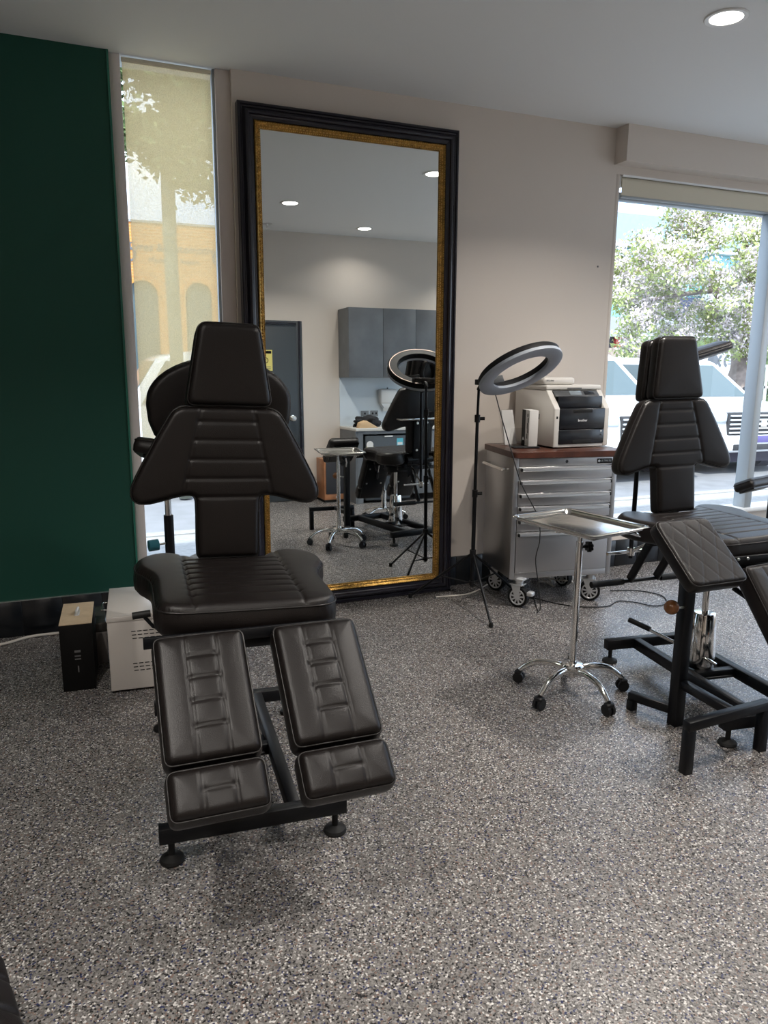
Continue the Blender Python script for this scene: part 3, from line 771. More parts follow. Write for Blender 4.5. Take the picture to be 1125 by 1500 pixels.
# ---------------------------------------------------------------- instrument (mayo) stand
ms = thing('instrument_stand', 'chrome five wheel instrument stand carrying a shallow steel tray', 'stand', (2.05, 2.655, 0))
CH = M['chrome']
lathe('hub', [(0, .085), (.026, .085), (.026, .125), (.048, .130), (.052, .138), (.046, .146), (.022, .150), (.020, .158), (0, .158)], CH, ms, 28)
lathe('pole', [(0, .15), (.0155, .15), (.0155, .72), (0, .72)], CH, ms, 20)
lathe('inner_pole', [(0, .715), (.012, .715), (.012, .775), (0, .775)], CH, ms, 20)
for k in range(5):
    an = R_(57 + 72 * k); d = Vector((math.cos(an), math.sin(an), 0))
    leg = [d * .02 + Vector((0, 0, .118)), d * .09 + Vector((0, 0, .128)), d * .165 + Vector((0, 0, .118)), d * .215 + Vector((0, 0, .090)), d * .245 + Vector((0, 0, .062))]
    tube('leg', smooth_path(leg, 4), [.017 - .005 * i / 16 for i in range(17)], CH, ms, 12)
    c = d * .25 + Vector((0, 0, .026)); s = Vector((-d.y, d.x, 0)) ; fw = d
    cs = bmesh.new()
    for sg in (-1, 1): add_tube(cs, [c + s * sg * .006, c + s * sg * .019], .026, 18)
    add_tube(cs, [c + Vector((0, 0, .0)), c + Vector((0, 0, .040))], .008, 10)
    add_box(cs, (-.014, -.021, .012), (.018, .021, .034), basis(c, fw, s, Vector((0, 0, 1))), .005, 1)
    obj('caster', cs, M['blackplastic'], ms, smooth=True, sharp=40)
# star knob
bm = bmesh.new(); add_tube(bm, [(.018, -.004, .695), (.038, -.008, .695)], .007, 8)
for k in range(7): add_tube(bm, [(.036, -.008 + .018 * math.cos(k * .9), .695 + .018 * math.sin(k * .9)), (.052, -.011 + .018 * math.cos(k * .9), .695 + .018 * math.sin(k * .9))], .007, 8)
add_tube(bm, [(.035, -.008, .695), (.055, -.011, .695)], .018, 12)
obj('star_knob', bm, M['blackplastic'], ms, smooth=True, sharp=40)
# tray support frame: wire rectangle
def Mm(x, y, z): return Vector((x - 2.05, y - 2.655, z))
TRC = [Vector((1.845, 2.865, 0)), Vector((2.225, 2.965, 0)), Vector((2.325, 2.50, 0)), Vector((1.880, 2.385, 0))]
tc_ = Vector((2.054, 2.674, 0))
tu = Vector((math.cos(.19), math.sin(.19), 0)); tv = Vector((-tu.y, tu.x, 0))
frc = [Mm(*(tc_ + tu * a_ + tv * b_).to_tuple()) + Vector((0, 0, .781)) for a_, b_ in ((-.135, -.20), (.135, -.20), (.135, .20), (-.135, .20))]
tube('tray_holder', frc, .005, CH, ms, 8, closed=True)
bar('holder_arm', Mm(2.05, 2.655, .772), (frc[1] + frc[2]) / 2 - Vector((0, 0, .006)), .02, .01, CH, ms)
bar('holder_arm', Mm(2.05, 2.655, .772), (frc[0] + frc[3]) / 2 - Vector((0, 0, .006)), .02, .01, CH, ms)
tube('holder_clip', [frc[1] + tu * .0 + Vector((0, 0, -.004)), frc[1] + tu * .03 + Vector((0, 0, -.02)), frc[1] + tu * .035 + tv * .05 + Vector((0, 0, -.02))], .006, CH, ms, 8)
# tray
tr = thing('tray', 'shallow stainless steel instrument tray with rolled rim on the wheeled stand', 'tray', (tc_.x, tc_.y, .788), math.atan2(tu.y, tu.x))
bm = bmesh.new(); hw, hl = .180, .236
loops = []
for ins, zz, rr in ((0.000, .020, .030), (-.006, .0225, .034), (-.010, .019, .036), (-.006, .0175, .033), (.002, .0185, .029), (.012, .004, .026), (.018, .0005, .022)):
    loops.append([bm.verts.new((x, y, zz)) for x, y in rrect(-hw + ins, -hl + ins, hw - ins, hl - ins, rr, 5)])
inner = []
for ins, zz, rr in ((.024, .0015, .02), (.018, .003, .022), (.010, .020, .026), (0.000, .0215, .030)):
    inner.append([bm.verts.new((x, y, zz)) for x, y in rrect(-hw + ins, -hl + ins, hw - ins, hl - ins, rr, 5)])
n = len(loops[0])
seq = loops[::-1]
for a_, b_ in zip(seq[:-1], seq[1:]):
    for k in range(n): bm.faces.new((a_[k], a_[(k + 1) % n], b_[(k + 1) % n], b_[k]))
for a_, b_ in zip(inner[:-1], inner[1:]):
    for k in range(n): bm.faces.new((a_[k], a_[(k + 1) % n], b_[(k + 1) % n], b_[k]))
bm.faces.new(inner[0][:]); bm.faces.new(seq[0][::-1])
for k in range(n): bm.faces.new((inner[-1][k], inner[-1][(k + 1) % n], loops[0][(k + 1) % n], loops[0][k]))
obj('dish', bm, mat('polished_tray_steel', (0.62, 0.60, 0.56), 0.16, metal=1, bump=0.35, bscale=9), tr, smooth=True, sharp=55)

# ---------------------------------------------------------------- ring light on tripod
rl = thing('ring_light', 'black ring light tilted on a tall tripod stand beside the mirror', 'light', (2.246, 3.95, 0))
def L_(x, y, z): return Vector((x - 2.246, y - 3.95, z))
tube('pole', [L_(2.246, 3.95, .12), L_(2.246, 3.95, .72)], .0125, SB, rl, 14)
tube('upper_pole', [L_(2.246, 3.95, .70), L_(2.246, 3.95, 1.17)], .010, SB, rl, 14)
tube('top_pole', [L_(2.246, 3.95, 1.15), L_(2.246, 3.945, 1.335)], .008, SB, rl, 14)
for zz in (.71, 1.165):
    tube('collar', [L_(2.246, 3.95, zz - .022), L_(2.246, 3.95, zz + .022)], .017, M['blackplastic'], rl, 14)
    tube('clamp_knob', [L_(2.262, 3.945, zz), L_(2.288, 3.938, zz)], .010, M['blackplastic'], rl, 10)
tube('collar', [L_(2.246, 3.95, .315), L_(2.246, 3.95, .355)], .020, M['blackplastic'], rl, 14)
tube('collar', [L_(2.246, 3.95, .13), L_(2.246, 3.95, .155)], .018, M['blackplastic'], rl, 14)
ft = [(2.151, 3.545), (1.945, 4.215), (2.64, 4.07)]
for fx, fy in ft:
    a_ = L_(2.246, 3.95, .335); b_ = L_(fx, fy, .012)
    d = (b_ - a_).normalized(); st_ = a_ + d * .015
    tube('leg', [st_, b_], .008, SB, rl, 8)
    mid = a_.lerp(b_, .52); tube('brace', [L_(2.246, 3.95, .142) + Vector((d.x, d.y, 0)) * .015, mid], .005, SB, rl, 8)
    lathe('rubber_foot', [(0, -.012), (.012, -.012), (.013, 0), (.011, .016), (0, .018)], M['rubber'], rl, 12, mw=T(b_))
RC = L_(2.34, 3.661, 1.462); n_ = Vector((-.147, .525, .838)).normalized()
e1 = n_.cross(Vector((0, 0, 1))).normalized(); e2 = n_.cross(e1)
rmw = basis(RC, e1, e2, n_)
ro_, ri_ = .242, .166
def ringprof(prof, name, m):
    bm = bmesh.new(); rings = []
    for k in range(64):
        an = 2 * PI * k / 64; rings.append([bm.verts.new((r * math.cos(an), r * math.sin(an), zz)) for r, zz in prof])
    for k in range(64):
        a_, b_ = rings[k], rings[(k + 1) % 64]
        for i in range(len(prof)): bm.faces.new((a_[i], b_[i], b_[(i + 1) % len(prof)], a_[(i + 1) % len(prof)]))
    return obj(name, bm, m, rl, smooth=True, sharp=45, mw=rmw)
ringprof([(ro_, -.012), (ro_, .016), (ro_ - .008, .024), (ri_ + .008, .024), (ri_, .016), (ri_, -.012)], 'housing', mat('matt_black_housing', (0.008, 0.008, 0.009), 0.6, spec=0.15))
ringprof([(ro_ + .003, -.026), (ro_ + .004, -.010), (ro_ - .002, -.008), (ri_ + .002, -.008), (ri_ - .003, -.012), (ri_ - .002, -.026), (ri_ + .006, -.031), (ro_ - .006, -.031)], 'diffuser', M['diffuser'])
ringprof([(ro_ - .012, .0235), (ro_ - .012, .026), (ro_ - .016, .026), (ro_ - .016, .0235)], 'trim', mat('copper_trim', (0.45, 0.33, 0.28), 0.3, metal=0.6))
# mount towards the pole and control box
low = RC + (L_(2.246, 3.95, 1.335) - RC).normalized() * .20
tube('tilt_mount', [L_(2.246, 3.945, 1.335), L_(2.25, 3.93, 1.362), L_(2.262, 3.87, 1.366)], .014, M['blackplastic'], rl, 12)
box('control_box', (-.085, -.03, -.012), (.085, .03, .02), M['blackplastic'], rl, .004, mw=basis(L_(2.272, 3.868, 1.378), Vector((1, .1, 0)).normalized(), Vector((-.1, 1, 0)).normalized().lerp(n_, 0), Vector((0, 0, 1))))
box('phone_clamp', (-.055, -.02, -.003), (.055, .02, .003), M['printer_d'], rl, .003, mw=T(L_(2.235, 3.74, 1.400), (R_(70), R_(-8), R_(5))))
tube('clamp_stem', [L_(2.235, 3.745, 1.385), L_(2.255, 3.85, 1.375)], .005, M['blackplastic'], rl, 8)
cb = tube('power_cable', smooth_path([(2.30, 3.87, 1.36), (2.315, 3.80, 1.20), (2.34, 3.70, .98), (2.39, 3.66, .80), (2.475, 3.61, .62), (2.492, 3.60, .48), (2.470, 3.60, .36), (2.49, 3.585, .20), (2.52, 3.60, .06), (2.56, 3.68, .008), (2.68, 3.90, .006), (2.80, 4.05, .006)], 6), .0032, M['black_cable'], None, 6)
tag(cb, 'thin black cable hanging from the ring light across the steel drawer cabinet', 'cable')

# ---------------------------------------------------------------- steel drawer cabinet
ca = R_(-9.5)
kb = thing('drawer_cabinet', 'brushed stainless steel rolling drawer cabinet with dark timber top', 'cabinet', (2.418, 3.795, 0), ca)
CW, CD, Z0, Z1 = .680, .47, .190, .938
ST = M['steel']
bm = bmesh.new()
add_box(bm, (0, .012, Z0), (CW, CD, Z1), None, .006, 2)
obj('body', bm, ST, kb, smooth=True, sharp=40)
box('front_post', (0, 0, Z0), (.032, .012, Z1), ST, kb, .003)
box('front_post', (CW - .032, 0, Z0), (CW, .012, Z1), ST, kb, .003)
box('bottom_strip', (.032, .0, Z0), (CW - .032, .012, Z0 + .035), ST, kb, .002)
bp_ = box('lock_panel', (.033, -.002, Z1 - .050), (CW - .033, .012, Z1 - .002), ST, kb, .003)
lathe('lock', [(0, -.006), (.009, -.005), (.010, 0), (0, 0)], M['blackplastic'], bp_, 14, mw=T((CW * .5, -.002, Z1 - .026), (R_(-90), 0, 0)) @ T((0, 0, 0), (PI, 0, 0)))
bd = box('badge', (CW - .138, -.005, Z1 - .042), (CW - .040, -.002, Z1 - .012), M['printer_k'], bp_, .001)
text('lettering', 'ULTIMATE', .017, M['alu'], T((CW - .082, -.0055, Z1 - .027)) @ FACE_CAM, bd, .0004, xs=.85)
lathe('emblem', [(0, .0012), (.008, .001), (.008, 0), (0, 0)], M['alu'], bd, 14, mw=T((CW - .127, -.005, Z1 - .027), (R_(90), 0, 0)))
zt = Z1 - .054
for i, h in enumerate((.080, .080, .080, .080, .080, .262)):
    d = box('drawer', (.034, -.003, zt - h + .005), (CW - .034, .011, zt - .002), ST, kb, .002)
    # full width grip: a tilted aluminium lip with black end caps
    gz = zt - .012
    bm = bmesh.new(); add_prism(bm, [(0, 0), (-.020, -.004), (-.022, -.016), (-.018, -.019), (-.003, -.021), (0, -.021)], CW - .10)
    obj('drawer_handle', bm, M['alu'], d, mw=basis(Vector((.05, -.003, gz + .006)), Vector((0, 1, 0)), Vector((0, 0, 1)), Vector((1, 0, 0))))
    for xx in (.040, CW - .050):
        box('end_cap', (xx, -.024, gz - .014), (xx + .010, -.003, gz + .005), M['blackplastic'], d, .002)
    zt -= h
prism('timber_top', rrect(-.012, -.018, CW + .05, CD + .025, .03, 5), .036, M['wood'], kb, mw=T((0, 0, Z1)), bev=.004)
# side push handle
tube('side_handle', smooth_path([(-.002, .07, .862), (-.04, .075, .862), (-.045, .10, .862), (-.045, .36, .862), (-.04, .385, .862), (-.002, .39, .862)], 5), .010, M['chrome'], kb, 10)
box('side_latch', (CW, .05, .58), (CW + .018, .09, .61), M['blackplastic'], kb, .003)
# casters
def cab_caster(x, y, front, ang=0):
    n0 = len(bpy.data.objects); before = set(bpy.data.objects)
    bm = bmesh.new()
    add_tube(bm, [(x - .018, y, .066), (x + .018, y, .066)], .066, 32); tyre = obj('caster', bm, M['rubber'], kb, smooth=True, sharp=40)
    prof = [(.0, .0195), (.012, .0195), (.012, .0205), (0, .0205)]
    for sx in (-1, 1):
        rimm = T((x + sx * .018, y, .066), (0, sx * R_(90), 0))
        lathe('rim', [(.042, 0), (.045, .004), (.050, .004), (.051, 0)], M['rim'], tyre, 28, mw=rimm)
        bm = bmesh.new(); add_lathe(bm, [(0, .004), (.010, .004), (.011, 0), (0, 0)], 14)
        for k in range(9):
            an = 2 * PI * k / 9; c, s_ = math.cos(an), math.sin(an)
            add_box(bm, (.008, -.005, 0), (.044, .005, .003), Matrix.Rotation(an, 4, 'Z'))
        obj('spokes', bm, M['rim'], tyre, mw=rimm)
    bm = bmesh.new()
    for sx in (-1, 1):
        add_prism(bm, [(-.022, .148), (-.022 + .01, .055), (.012, .055), (.045, .148)], .003, basis(Vector((x + sx * .026, y, 0)), Vector((0, 1, 0)), Vector((0, 0, 1)), Vector((1, 0, 0))))
    add_box(bm, (x - .035, y - .035, .142), (x + .035, y + .05, .150), None, .003, 1)
    add_tube(bm, [(x, y, .148), (x, y, .180)], .026, 20)
    add_box(bm, (x - .045, y - .045, .178), (x + .045, y + .045, Z0), None, .002, 1)
    obj('fork', bm, M['rim'], kb, smooth=True, sharp=35)
    if front: box('brake', (x - .022, y - .100, .085), (x + .022, y - .062, .112), M['rim'], kb, .006)
    RT = T((x, y, 0)) @ Matrix.Rotation(R_(ang), 4, 'Z') @ T((-x, -y, 0))
    for o_ in set(bpy.data.objects) - before:
        if o_.parent is kb: o_.matrix_local = RT @ o_.matrix_local
cab_caster(.080, .03, True, 40); cab_caster(CW - .10, .06, True, 62); cab_caster(.075, CD - .08, False, 35); cab_caster(CW - .12, CD - .08, False, 20)

TOPZ = Z1 + .036
# ---------------------------------------------------------------- printer
pr = thing('printer', 'off white and black multifunction laser printer on the steel cabinet', 'printer', (2.735, 3.862, TOPZ))
PWd, PDp = .415, .45
side = [(0, .008), (0, .245), (.03, .275), (.10, .355), (PDp, .355), (PDp, .008)]    # (depth, height)
for x_ in (0, PWd - .040):
    prism('side_housing', side, .040, M['printer_w'], pr, mw=basis(Vector((x_, 0, 0)), Vector((0, 1, 0)), Vector((0, 0, 1)), Vector((1, 0, 0))), bev=.006)
box('back_housing', (.035, .10, .008), (PWd - .035, PDp, .352), M['printer_side'], pr, .004)
box('base_strip', (.03, .004, .006), (PWd - .03, .12, .026), M['printer_w'], pr, .004)
box('front_door', (.036, -.004, .118), (PWd - .036, .105, .246), M['printer_k'], pr, .006)
text('lettering', 'brother', .022, M['white'], T((PWd * .5, -.0045, .172)) @ FACE_CAM, pr, .0004)
box('door_grip', (PWd * .33, -.006, .220), (PWd * .67, -.001, .236), M['slot'], pr, .002)
pt_ = box('paper_tray', (.036, -.004, .026), (PWd - .036, .105, .116), M['printer_k'], pr, .006)
box('tray_grip', (PWd * .33, -.006, .030), (PWd * .67, -.001, .052), M['slot'], pt_, .002)
lathe('wifi_mark', [(0, .001), (.006, .0008), (.006, 0), (0, 0)], M['white'], pt_, 12, mw=T((PWd - .062, -.0042, .103), (R_(90), 0, 0)))
box('wifi_mark', (PWd - .067, -.0052, .076), (PWd - .057, -.004, .086), M['printer_d'], pt_, .001)
box('output_bay', (.042, .030, .250), (PWd - .042, .11, .318), M['slot'], pr, .002)
# sloping control panel over the bay
sl = basis(Vector((.040, .055, .318)), Vector((1, 0, 0)), Vector((0, .72, .69)).normalized(), Vector((0, -.69, .72)).normalized())
cp = box('control_panel', (0, 0, -.012), (PWd - .080, .052, 0), M['printer_d'], pr, .003, mw=sl)
box('screen', (.115, .010, 0), (.205, .045, .002), mat('display_grey', (.20, .23, .25), .15), cp, .001)
box('keypad', (.225, .012, 0), (.30, .042, .001), M['printer_k'], cp, .001)
box('slope_bay', (.042, .026, .246), (PWd - .042, .060, .320), M['printer_k'], pr, .004)
box('scanner_lid', (-.002, .10, .356), (PWd + .002, PDp + .005, .385), M['printer_w'], pr, .008)
box('document_feeder', (.0, .13, .385), (.235, PDp, .432), M['printer_w'], pr, .016)
box('lid_grip', (.155, .0985, .360), (.265, .104, .370), M['printgrey'], pr, .002)
text('model_lettering', 'MFC-9340', .013, M['printgrey'], T((.045, .1285, .412)) @ FACE_CAM, pr, .0004)
box('side_slot', (-.001, .16, .17), (.001, .185, .205), M['printgrey'], pr, .0005)
box('usb_port', (.014, -.0006, .183), (.026, .001, .199), M['slot'], pr, .0005)

# ---------------------------------------------------------------- small things on the cabinet
hb = thing('leaflet_holder', 'clear plastic leaflet holder with white sheets at the back of the cabinet top', 'holder', (2.60, 4.13, TOPZ), R_(12))
bm = bmesh.new(); add_prism(bm, [(0, 0), (.10, 0), (.10, .004), (.052, .004), (.11, .225), (.106, .226), (.045, .010), (.004, .004), (-.012, .115), (-.016, .115)], .115, basis(Vector((-.065, -.05, 0)), Vector((0, 1, 0)), Vector((0, 0, 1)), Vector((1, 0, 0))))
obj('acrylic_stand', bm, M['acrylic'], hb)
prism('sheets', [(-.008, .006), (0, .006), (.048, .222), (.040, .222)], .10, M['whitecard'], hb, mw=basis(Vector((-.058, -.002, 0)), Vector((0, 1, 0)), Vector((0, 0, 1)), Vector((1, 0, 0))))
wb = thing('carton', 'small white printed carton with black side standing beside the printer', 'carton', (2.665, 4.02, TOPZ), R_(-18))
box('box', (-.028, -.085, 0), (.028, .085, .232), M['whitecard'], wb, .001)
box('black_panel', (-.0295, .005, .002), (-.0275, .084, .230), M['cardblack'], wb)
for k, (zz, ln_) in enumerate(((.19, .02), (.155, .03), (.118, .034), (.09, .03), (.055, .03))):
    box('print', (-.0295, -.05 - (k % 2) * .012, zz), (-.0278, -.038 - (k % 2) * .012, zz + ln_), M['cardblack'], wb)
ph = tag(box('tablet', (-.085, -.035, 0), (.085, .035, .012), M['blackplastic'], None, .004, mw=T((2.60, 3.965, TOPZ), (0, 0, R_(-14)))), 'slim black device lying flat in front of the leaflet holder', 'device')
bt = thing('bottle', 'tiny clear bottle standing before the black side of the carton', 'bottle', (2.628, 4.035, TOPZ))
lathe('body', [(0, 0), (.010, 0), (.011, .003), (.011, .038), (.005, .044), (0, .044)], M['acrylic'], bt, 14)
lathe('nozzle', [(0, .044), (.005, .044), (.002, .062), (0, .062)], M['white'], bt, 10)

# ---------------------------------------------------------------- left corner: black carton, white sterilising cabinet, cables
bc = thing('carton', 'tall black cardboard carton with bare brown top near the green wall', 'carton', (-.037, 3.665, 0), R_(-3.5))
box('body', (-.070, -.160, 0), (.070, .160, .318), M['cardblack'], bc, .001)
box('brown_top', (-.0695, -.1595, .318), (.0695, .1595, .321), M['card'], bc)
box('tape', (-.010, -.04, .321), (.012, .045, .3222), M['clearplastic'], bc)
tube('plastic_handle', smooth_path([(-.002, -.03, .322), (0, -.025, .338), (.004, .02, .340), (.004, .03, .322)], 4), .006, M['clearplastic'], bc, 8)
for k, (zz, h) in enumerate(((.235, .018), (.215, .010), (.20, .010), (.14, .05))):
    box('print', (-.012 if k < 3 else -.002, -.1612, zz - .05), (.014 if k < 3 else .003, -.160, zz - .05 + h * .6), M['printgrey'], bc)

wc = thing('steriliser_cabinet', 'white metal equipment box with slotted vents behind the left chair', 'cabinet', (.085, 3.41, 0), R_(-4.5))
WBW, WBD, WBH = .30, .455, .363
box('body', (0, 0, .012), (WBW, WBD, WBH), M['whitebox'], wc, .004)
box('lid', (-.003, -.004, WBH - .022), (WBW + .003, WBD + .003, WBH + .003), M['whitebox'], wc, .003)
for gi, zc_ in enumerate((.288, .134)):
    for r in range(3):
        for k in range(7):
            xx = .100 + k * .026 + r * .002
            box('vent_slot', (xx, -.0012, zc_ - r * .017), (xx + .019, .002, zc_ - r * .017 + .004), M['slot'], wc)
for x in (.04, WBW - .04):
    for y in (.04, WBD - .04): lathe('rubber_foot', [(0, 0), (.014, 0), (.012, .013), (0, .013)], M['rubber'], wc, 12, mw=T((x, y, 0)))
tube('side_handle', smooth_path([(0, .24, .325), (-.030, .24, .325), (-.033, .27, .325), (-.030, .35, .325), (0, .35, .325)], 3), .005, M['chrome'], wc, 8)
gb = thing('storage_bin', 'dull grey bin half hidden between black carton and white box', 'bin', (.062, 3.92, 0))
box('body', (-.030, -.12, 0), (.030, .16, .165), mat('dull_grey_plastic', (.20, .18, .17), .6), gb, .006)
box('smoked_lid', (-.032, -.122, .165), (.032, .162, .215), mat('smoked_plastic', (.05, .045, .04), .2), gb, .006)
tag(tube('cable', smooth_path([(-1.1, 4.20, .009), (-.62, 4.20, .009), (-.42, 4.24, .009), (-.28, 4.31, .009), (-.10, 4.31, .009), (.10, 4.30, .009), (.30, 4.29, .009)], 6), .008, M['cream_cable'], None, 8), 'cream cable running along the floor below the green wall', 'cable')
tag(tube('cable', smooth_path([(2.10, 4.15, .006), (2.30, 4.13, .006), (2.42, 4.18, .006), (2.50, 4.24, .006), (2.60, 4.30, .006)], 6), .005, M['cream_cable'], None, 8), 'cream cable on the floor from mirror foot to behind the steel cabinet', 'cable')
random.seed(3)
for k in range(4):
    pts = [(2.88 + .05 * k, 4.16 + .02 * k, .006 + .002 * k)]
    for j in range(6): pts.append((2.90 + .07 * j + random.uniform(-.04, .04), 4.12 + random.uniform(-.10, .12), .008 + random.uniform(0, .05)))
    pts.append((3.28, 4.28 + .02 * k, .09 + .02 * k))
    tag(tube('cable', smooth_path(pts, 5), .004, M['cream_cable'], None, 6), 'white cable in the tangle behind the right casters of the steel cabinet', 'cable', 'white cables tangled behind the cabinet')
tag(tube('cable', smooth_path([(2.66, 3.95, .005), (2.80, 3.70, .005), (3.0, 3.60, .005), (3.15, 3.66, .005), (3.24, 3.60, .005), (3.30, 3.50, .005), (3.42, 3.52, .005), (3.50, 3.66, .005), (3.42, 3.80, .005), (3.25, 3.86, .005)], 7), .0035, M['black_cable'], None, 6), 'thin black cable looping over the floor right of the steel cabinet', 'cable')
pb = thing('power_board', 'white power board on the floor behind the right casters', 'power board', (3.20, 4.19, 0), R_(-9))
box('body', (-.13, -.028, 0), (.13, .028, .035), M['white'], pb, .005)
for k in range(4): box('socket', (-.11 + k * .06, -.018, .035), (-.075 + k * .06, .018, .036), M['printer_d'], pb)

# ---------------------------------------------------------------- behind the left chair: second armrest stand and round-backed stool
a2 = thing('armrest_stand', 'adjustable armrest stand with blue clamp knob behind the left chair', 'armrest', (.352, 3.215, 0))
tube('upper_tube', [(0, 0, .80), (0, 0, 1.07)], .013, M['zinc'], a2, 12)
tube('sleeve', [(0, 0, .01), (0, 0, .852)], .020, SB, a2, 14)
tube('clamp_screw', [(-.018, -.004, .732), (-.052, -.010, .730)], .005, M['zinc'], a2, 8)
tube('clamp_knob', [(-.048, -.010, .730), (-.088, -.016, .729)], .024, M['blue'], a2, 14)
lathe('foot_plate', [(0, 0), (.095, 0), (.095, .008), (.03, .014), (0, .014)], SB, a2, 28)
PM = T((.035, 0, 1.085), (R_(-18), R_(8), R_(-20)))
cushion('pad', rpoly([(-.16, -.075), (.16, -.075), (.16, .075), (-.16, .075)], .03), .065, a2, PM, R=.016, res=.008)
box('pad_board', (-.12, -.05, -.014), (.12, .05, 0), SB, a2, .003, mw=PM)

sg = thing('stool', 'black stool with large rounded backrest hidden behind the left chair', 'stool', (.56, 3.27, 0), R_(-5))
RB = [(-.27, 0), (.27, 0)] + [(.27 * math.cos(R_(k)), .12 + .17 * math.sin(R_(k))) for k in range(0, 181, 12)]
cushion('backrest', rpoly([(-.25, -.02), (.25, -.02)] , 0) if False else [(-.235, -.04), (.235, -.04), (.27, -.02), (.292, .04), (.298, .11)] + [(.298 * math.cos(R_(k)), .115 + .185 * math.sin(R_(k))) for k in range(8, 173, 8)] + [(-.298, .11), (-.292, .04), (-.27, -.02)], .06, sg, T((.032, -.02, 1.205), (R_(88), 0, 0)), R=.022, res=.008, pipe=False)
bar('back_post', (0, .06, .60), (0, .02, 1.36), .05, .012, SB, sg, up=(0, 1, 0))
lathe('seat', [(0, .56), (.13, .56), (.145, .575), (.145, .615), (.125, .635), (0, .64)], M['leather'], sg, 32)
lathe('gas_column', [(0, .10), (.026, .10), (.026, .36), (.014, .36), (.014, .56), (0, .56)], M['chrome'], sg, 20)
bar('back_arm', (0, .0, .555), (0, .07, .60), .05, .012, SB, sg)
lathe('base_plate', [(0, 0), (.11, 0), (.11, .012), (.04, .03), (.03, .11), (0, .11)], M['chrome'], sg, 32)

# armrest behind the right chair, raised high, and armrest of another chair at the right edge
def q2(x, y, z): return (x - 2.65, y - 2.485, z)
tube('armrest_pole', [q2(2.653, 3.01, .50), q2(2.653, 3.01, 1.29)], .012, SB, chair2, 12)
tube('armrest_mount', [q2(2.50, 3.01, .535), q2(2.72, 3.01, .535)], .009, M['chrome'], chair2, 10)
tube('armrest_mount', [q2(2.66, 3.01, .535), q2(2.66, 2.80, .66)], .009, M['chrome'], chair2, 10)
tube('armrest_clamp', [q2(2.653, 3.01, .515), q2(2.653, 3.01, .555)], .020, M['chrome'], chair2, 12)
bar('armrest_arm', q2(2.653, 3.01, 1.285), q2(3.02, 3.16, 1.515), .03, .012, SB, chair2)
PM = T(q2(3.135, 3.16, 1.535), (R_(3), R_(-13), R_(4)))
ap = cushion('armrest_pad', rpoly([(-.21, -.055), (.225, -.055), (.225, .055), (-.21, .055)], .03), .038, chair2, PM, R=.014, res=.008)
box('pad_board', (-.18, -.04, -.012), (.19, .04, 0), mat('grey_board', (.45, .46, .48), .5), ap, .002)

a4 = thing('armrest_stand', 'short black armrest before the sill at the right edge of the picture', 'armrest', (4.46, 3.66, 0))
cushion('pad', rpoly([(-.07, -.19), (.07, -.19), (.07, .19), (-.07, .19)], .03), .065, a4, T((-.10, .08, .66), (R_(0), R_(-26), R_(-74))), R=.02, res=.008)
box('pad_board', (-.055, -.16, -.014), (.055, .16, 0), M['printer_d'], a4, .003, mw=T((-.10, .08, .66), (R_(0), R_(-26), R_(-74))))
tube('pole', [(0, .05, .02), (0, .05, .665)], .016, SB, a4, 12)
for k in range(3):
    an = R_(30 + 120 * k); tube('foot', [(0, .05, .03), (.20 * math.cos(an), .05 + .20 * math.sin(an), .012)], .012, SB, a4, 8)
nail = tag(lathe('screw', [(0, 0), (.006, 0), (.007, .002), (0, .004)], M['printgrey'], None, 10, mw=T((3.38, WY, 2.14), (R_(90), 0, 0))), 'small dark screw head in the wall left of the big window', 'screw')

# ---------------------------------------------------------------- what the mirror shows: the front wall
FY = .15
dr = struct(thing('door_1', '', 'door')); del dr['label'], dr['category']
dx0, dx1 = 1.62, 2.42
box('leaf', (dx0, FY, .004), (dx1, FY + .035, 1.99), M['door_dark'], dr, .002)
for nme, lo, hi in (('architrave', (dx1 + .002, FY, 0), (dx1 + .072, FY + .022, 2.056)), ('architrave', (dx0 - .072, FY, 0), (dx0 - .002, FY + .022, 2.056)), ('architrave', (dx0 - .002, FY, 1.992), (dx1 + .002, FY + .022, 2.056))):
    box(nme, lo, hi, M['door_dark'], dr, .004)
    lo2 = list(lo); hi2 = list(hi); hi2[1] += .01
    if hi[0] - lo[0] < .1: lo2[0] += .022; hi2[0] -= .022
    else: lo2[2] += .018; hi2[2] -= .018
    box('moulding', tuple(lo2), tuple(hi2), M['frameblack'], dr, .004)
tube('knob', [(2.352, FY + .035, .965), (2.352, FY + .085, .965)], .012, M['chrome'], dr, 12)
lathe('knob_rose', [(0, 0), (.036, 0), (.036, .004), (.012, .006), (0, .006)], M['chrome'], dr, 24, mw=T((2.352, FY + .035, .965), (R_(-90), 0, 0)))
lathe('door_knob', [(0, .0), (.020, .002), (.030, .014), (.031, .028), (.020, .040), (0, .042)], M['zinc'], dr, 24, mw=T((2.352, FY + .075, .965), (R_(-90), 0, 0)))
BACKF = Matrix(((-1, 0, 0, 0), (0, 0, 1, 0), (0, 1, 0, 0), (0, 0, 0, 1)))
ys = thing('safety_notice', 'yellow notice with black heading on the dark door, seen in the mirror', 'sign', (2.055, FY + .0355, 1.615))
box('sheet', (-.08, 0, -.115), (.08, .0012, .115), M['yellow'], ys)
box('heading', (-.070, .0012, .075), (.070, .0018, .105), M['cardblack'], ys)
box('lines', (-.060, .0012, -.095), (.060, .0018, -.088), M['printgrey'], ys)
box('lines', (-.060, .0012, -.075), (.060, .0018, -.068), M['printgrey'], ys)
lathe('symbol', [(.026, .0008), (.034, .0008), (.034, 0), (.026, 0)], M['cardblack'], ys, 20, mw=T((0, .0012, .0), (R_(-90), 0, 0)))

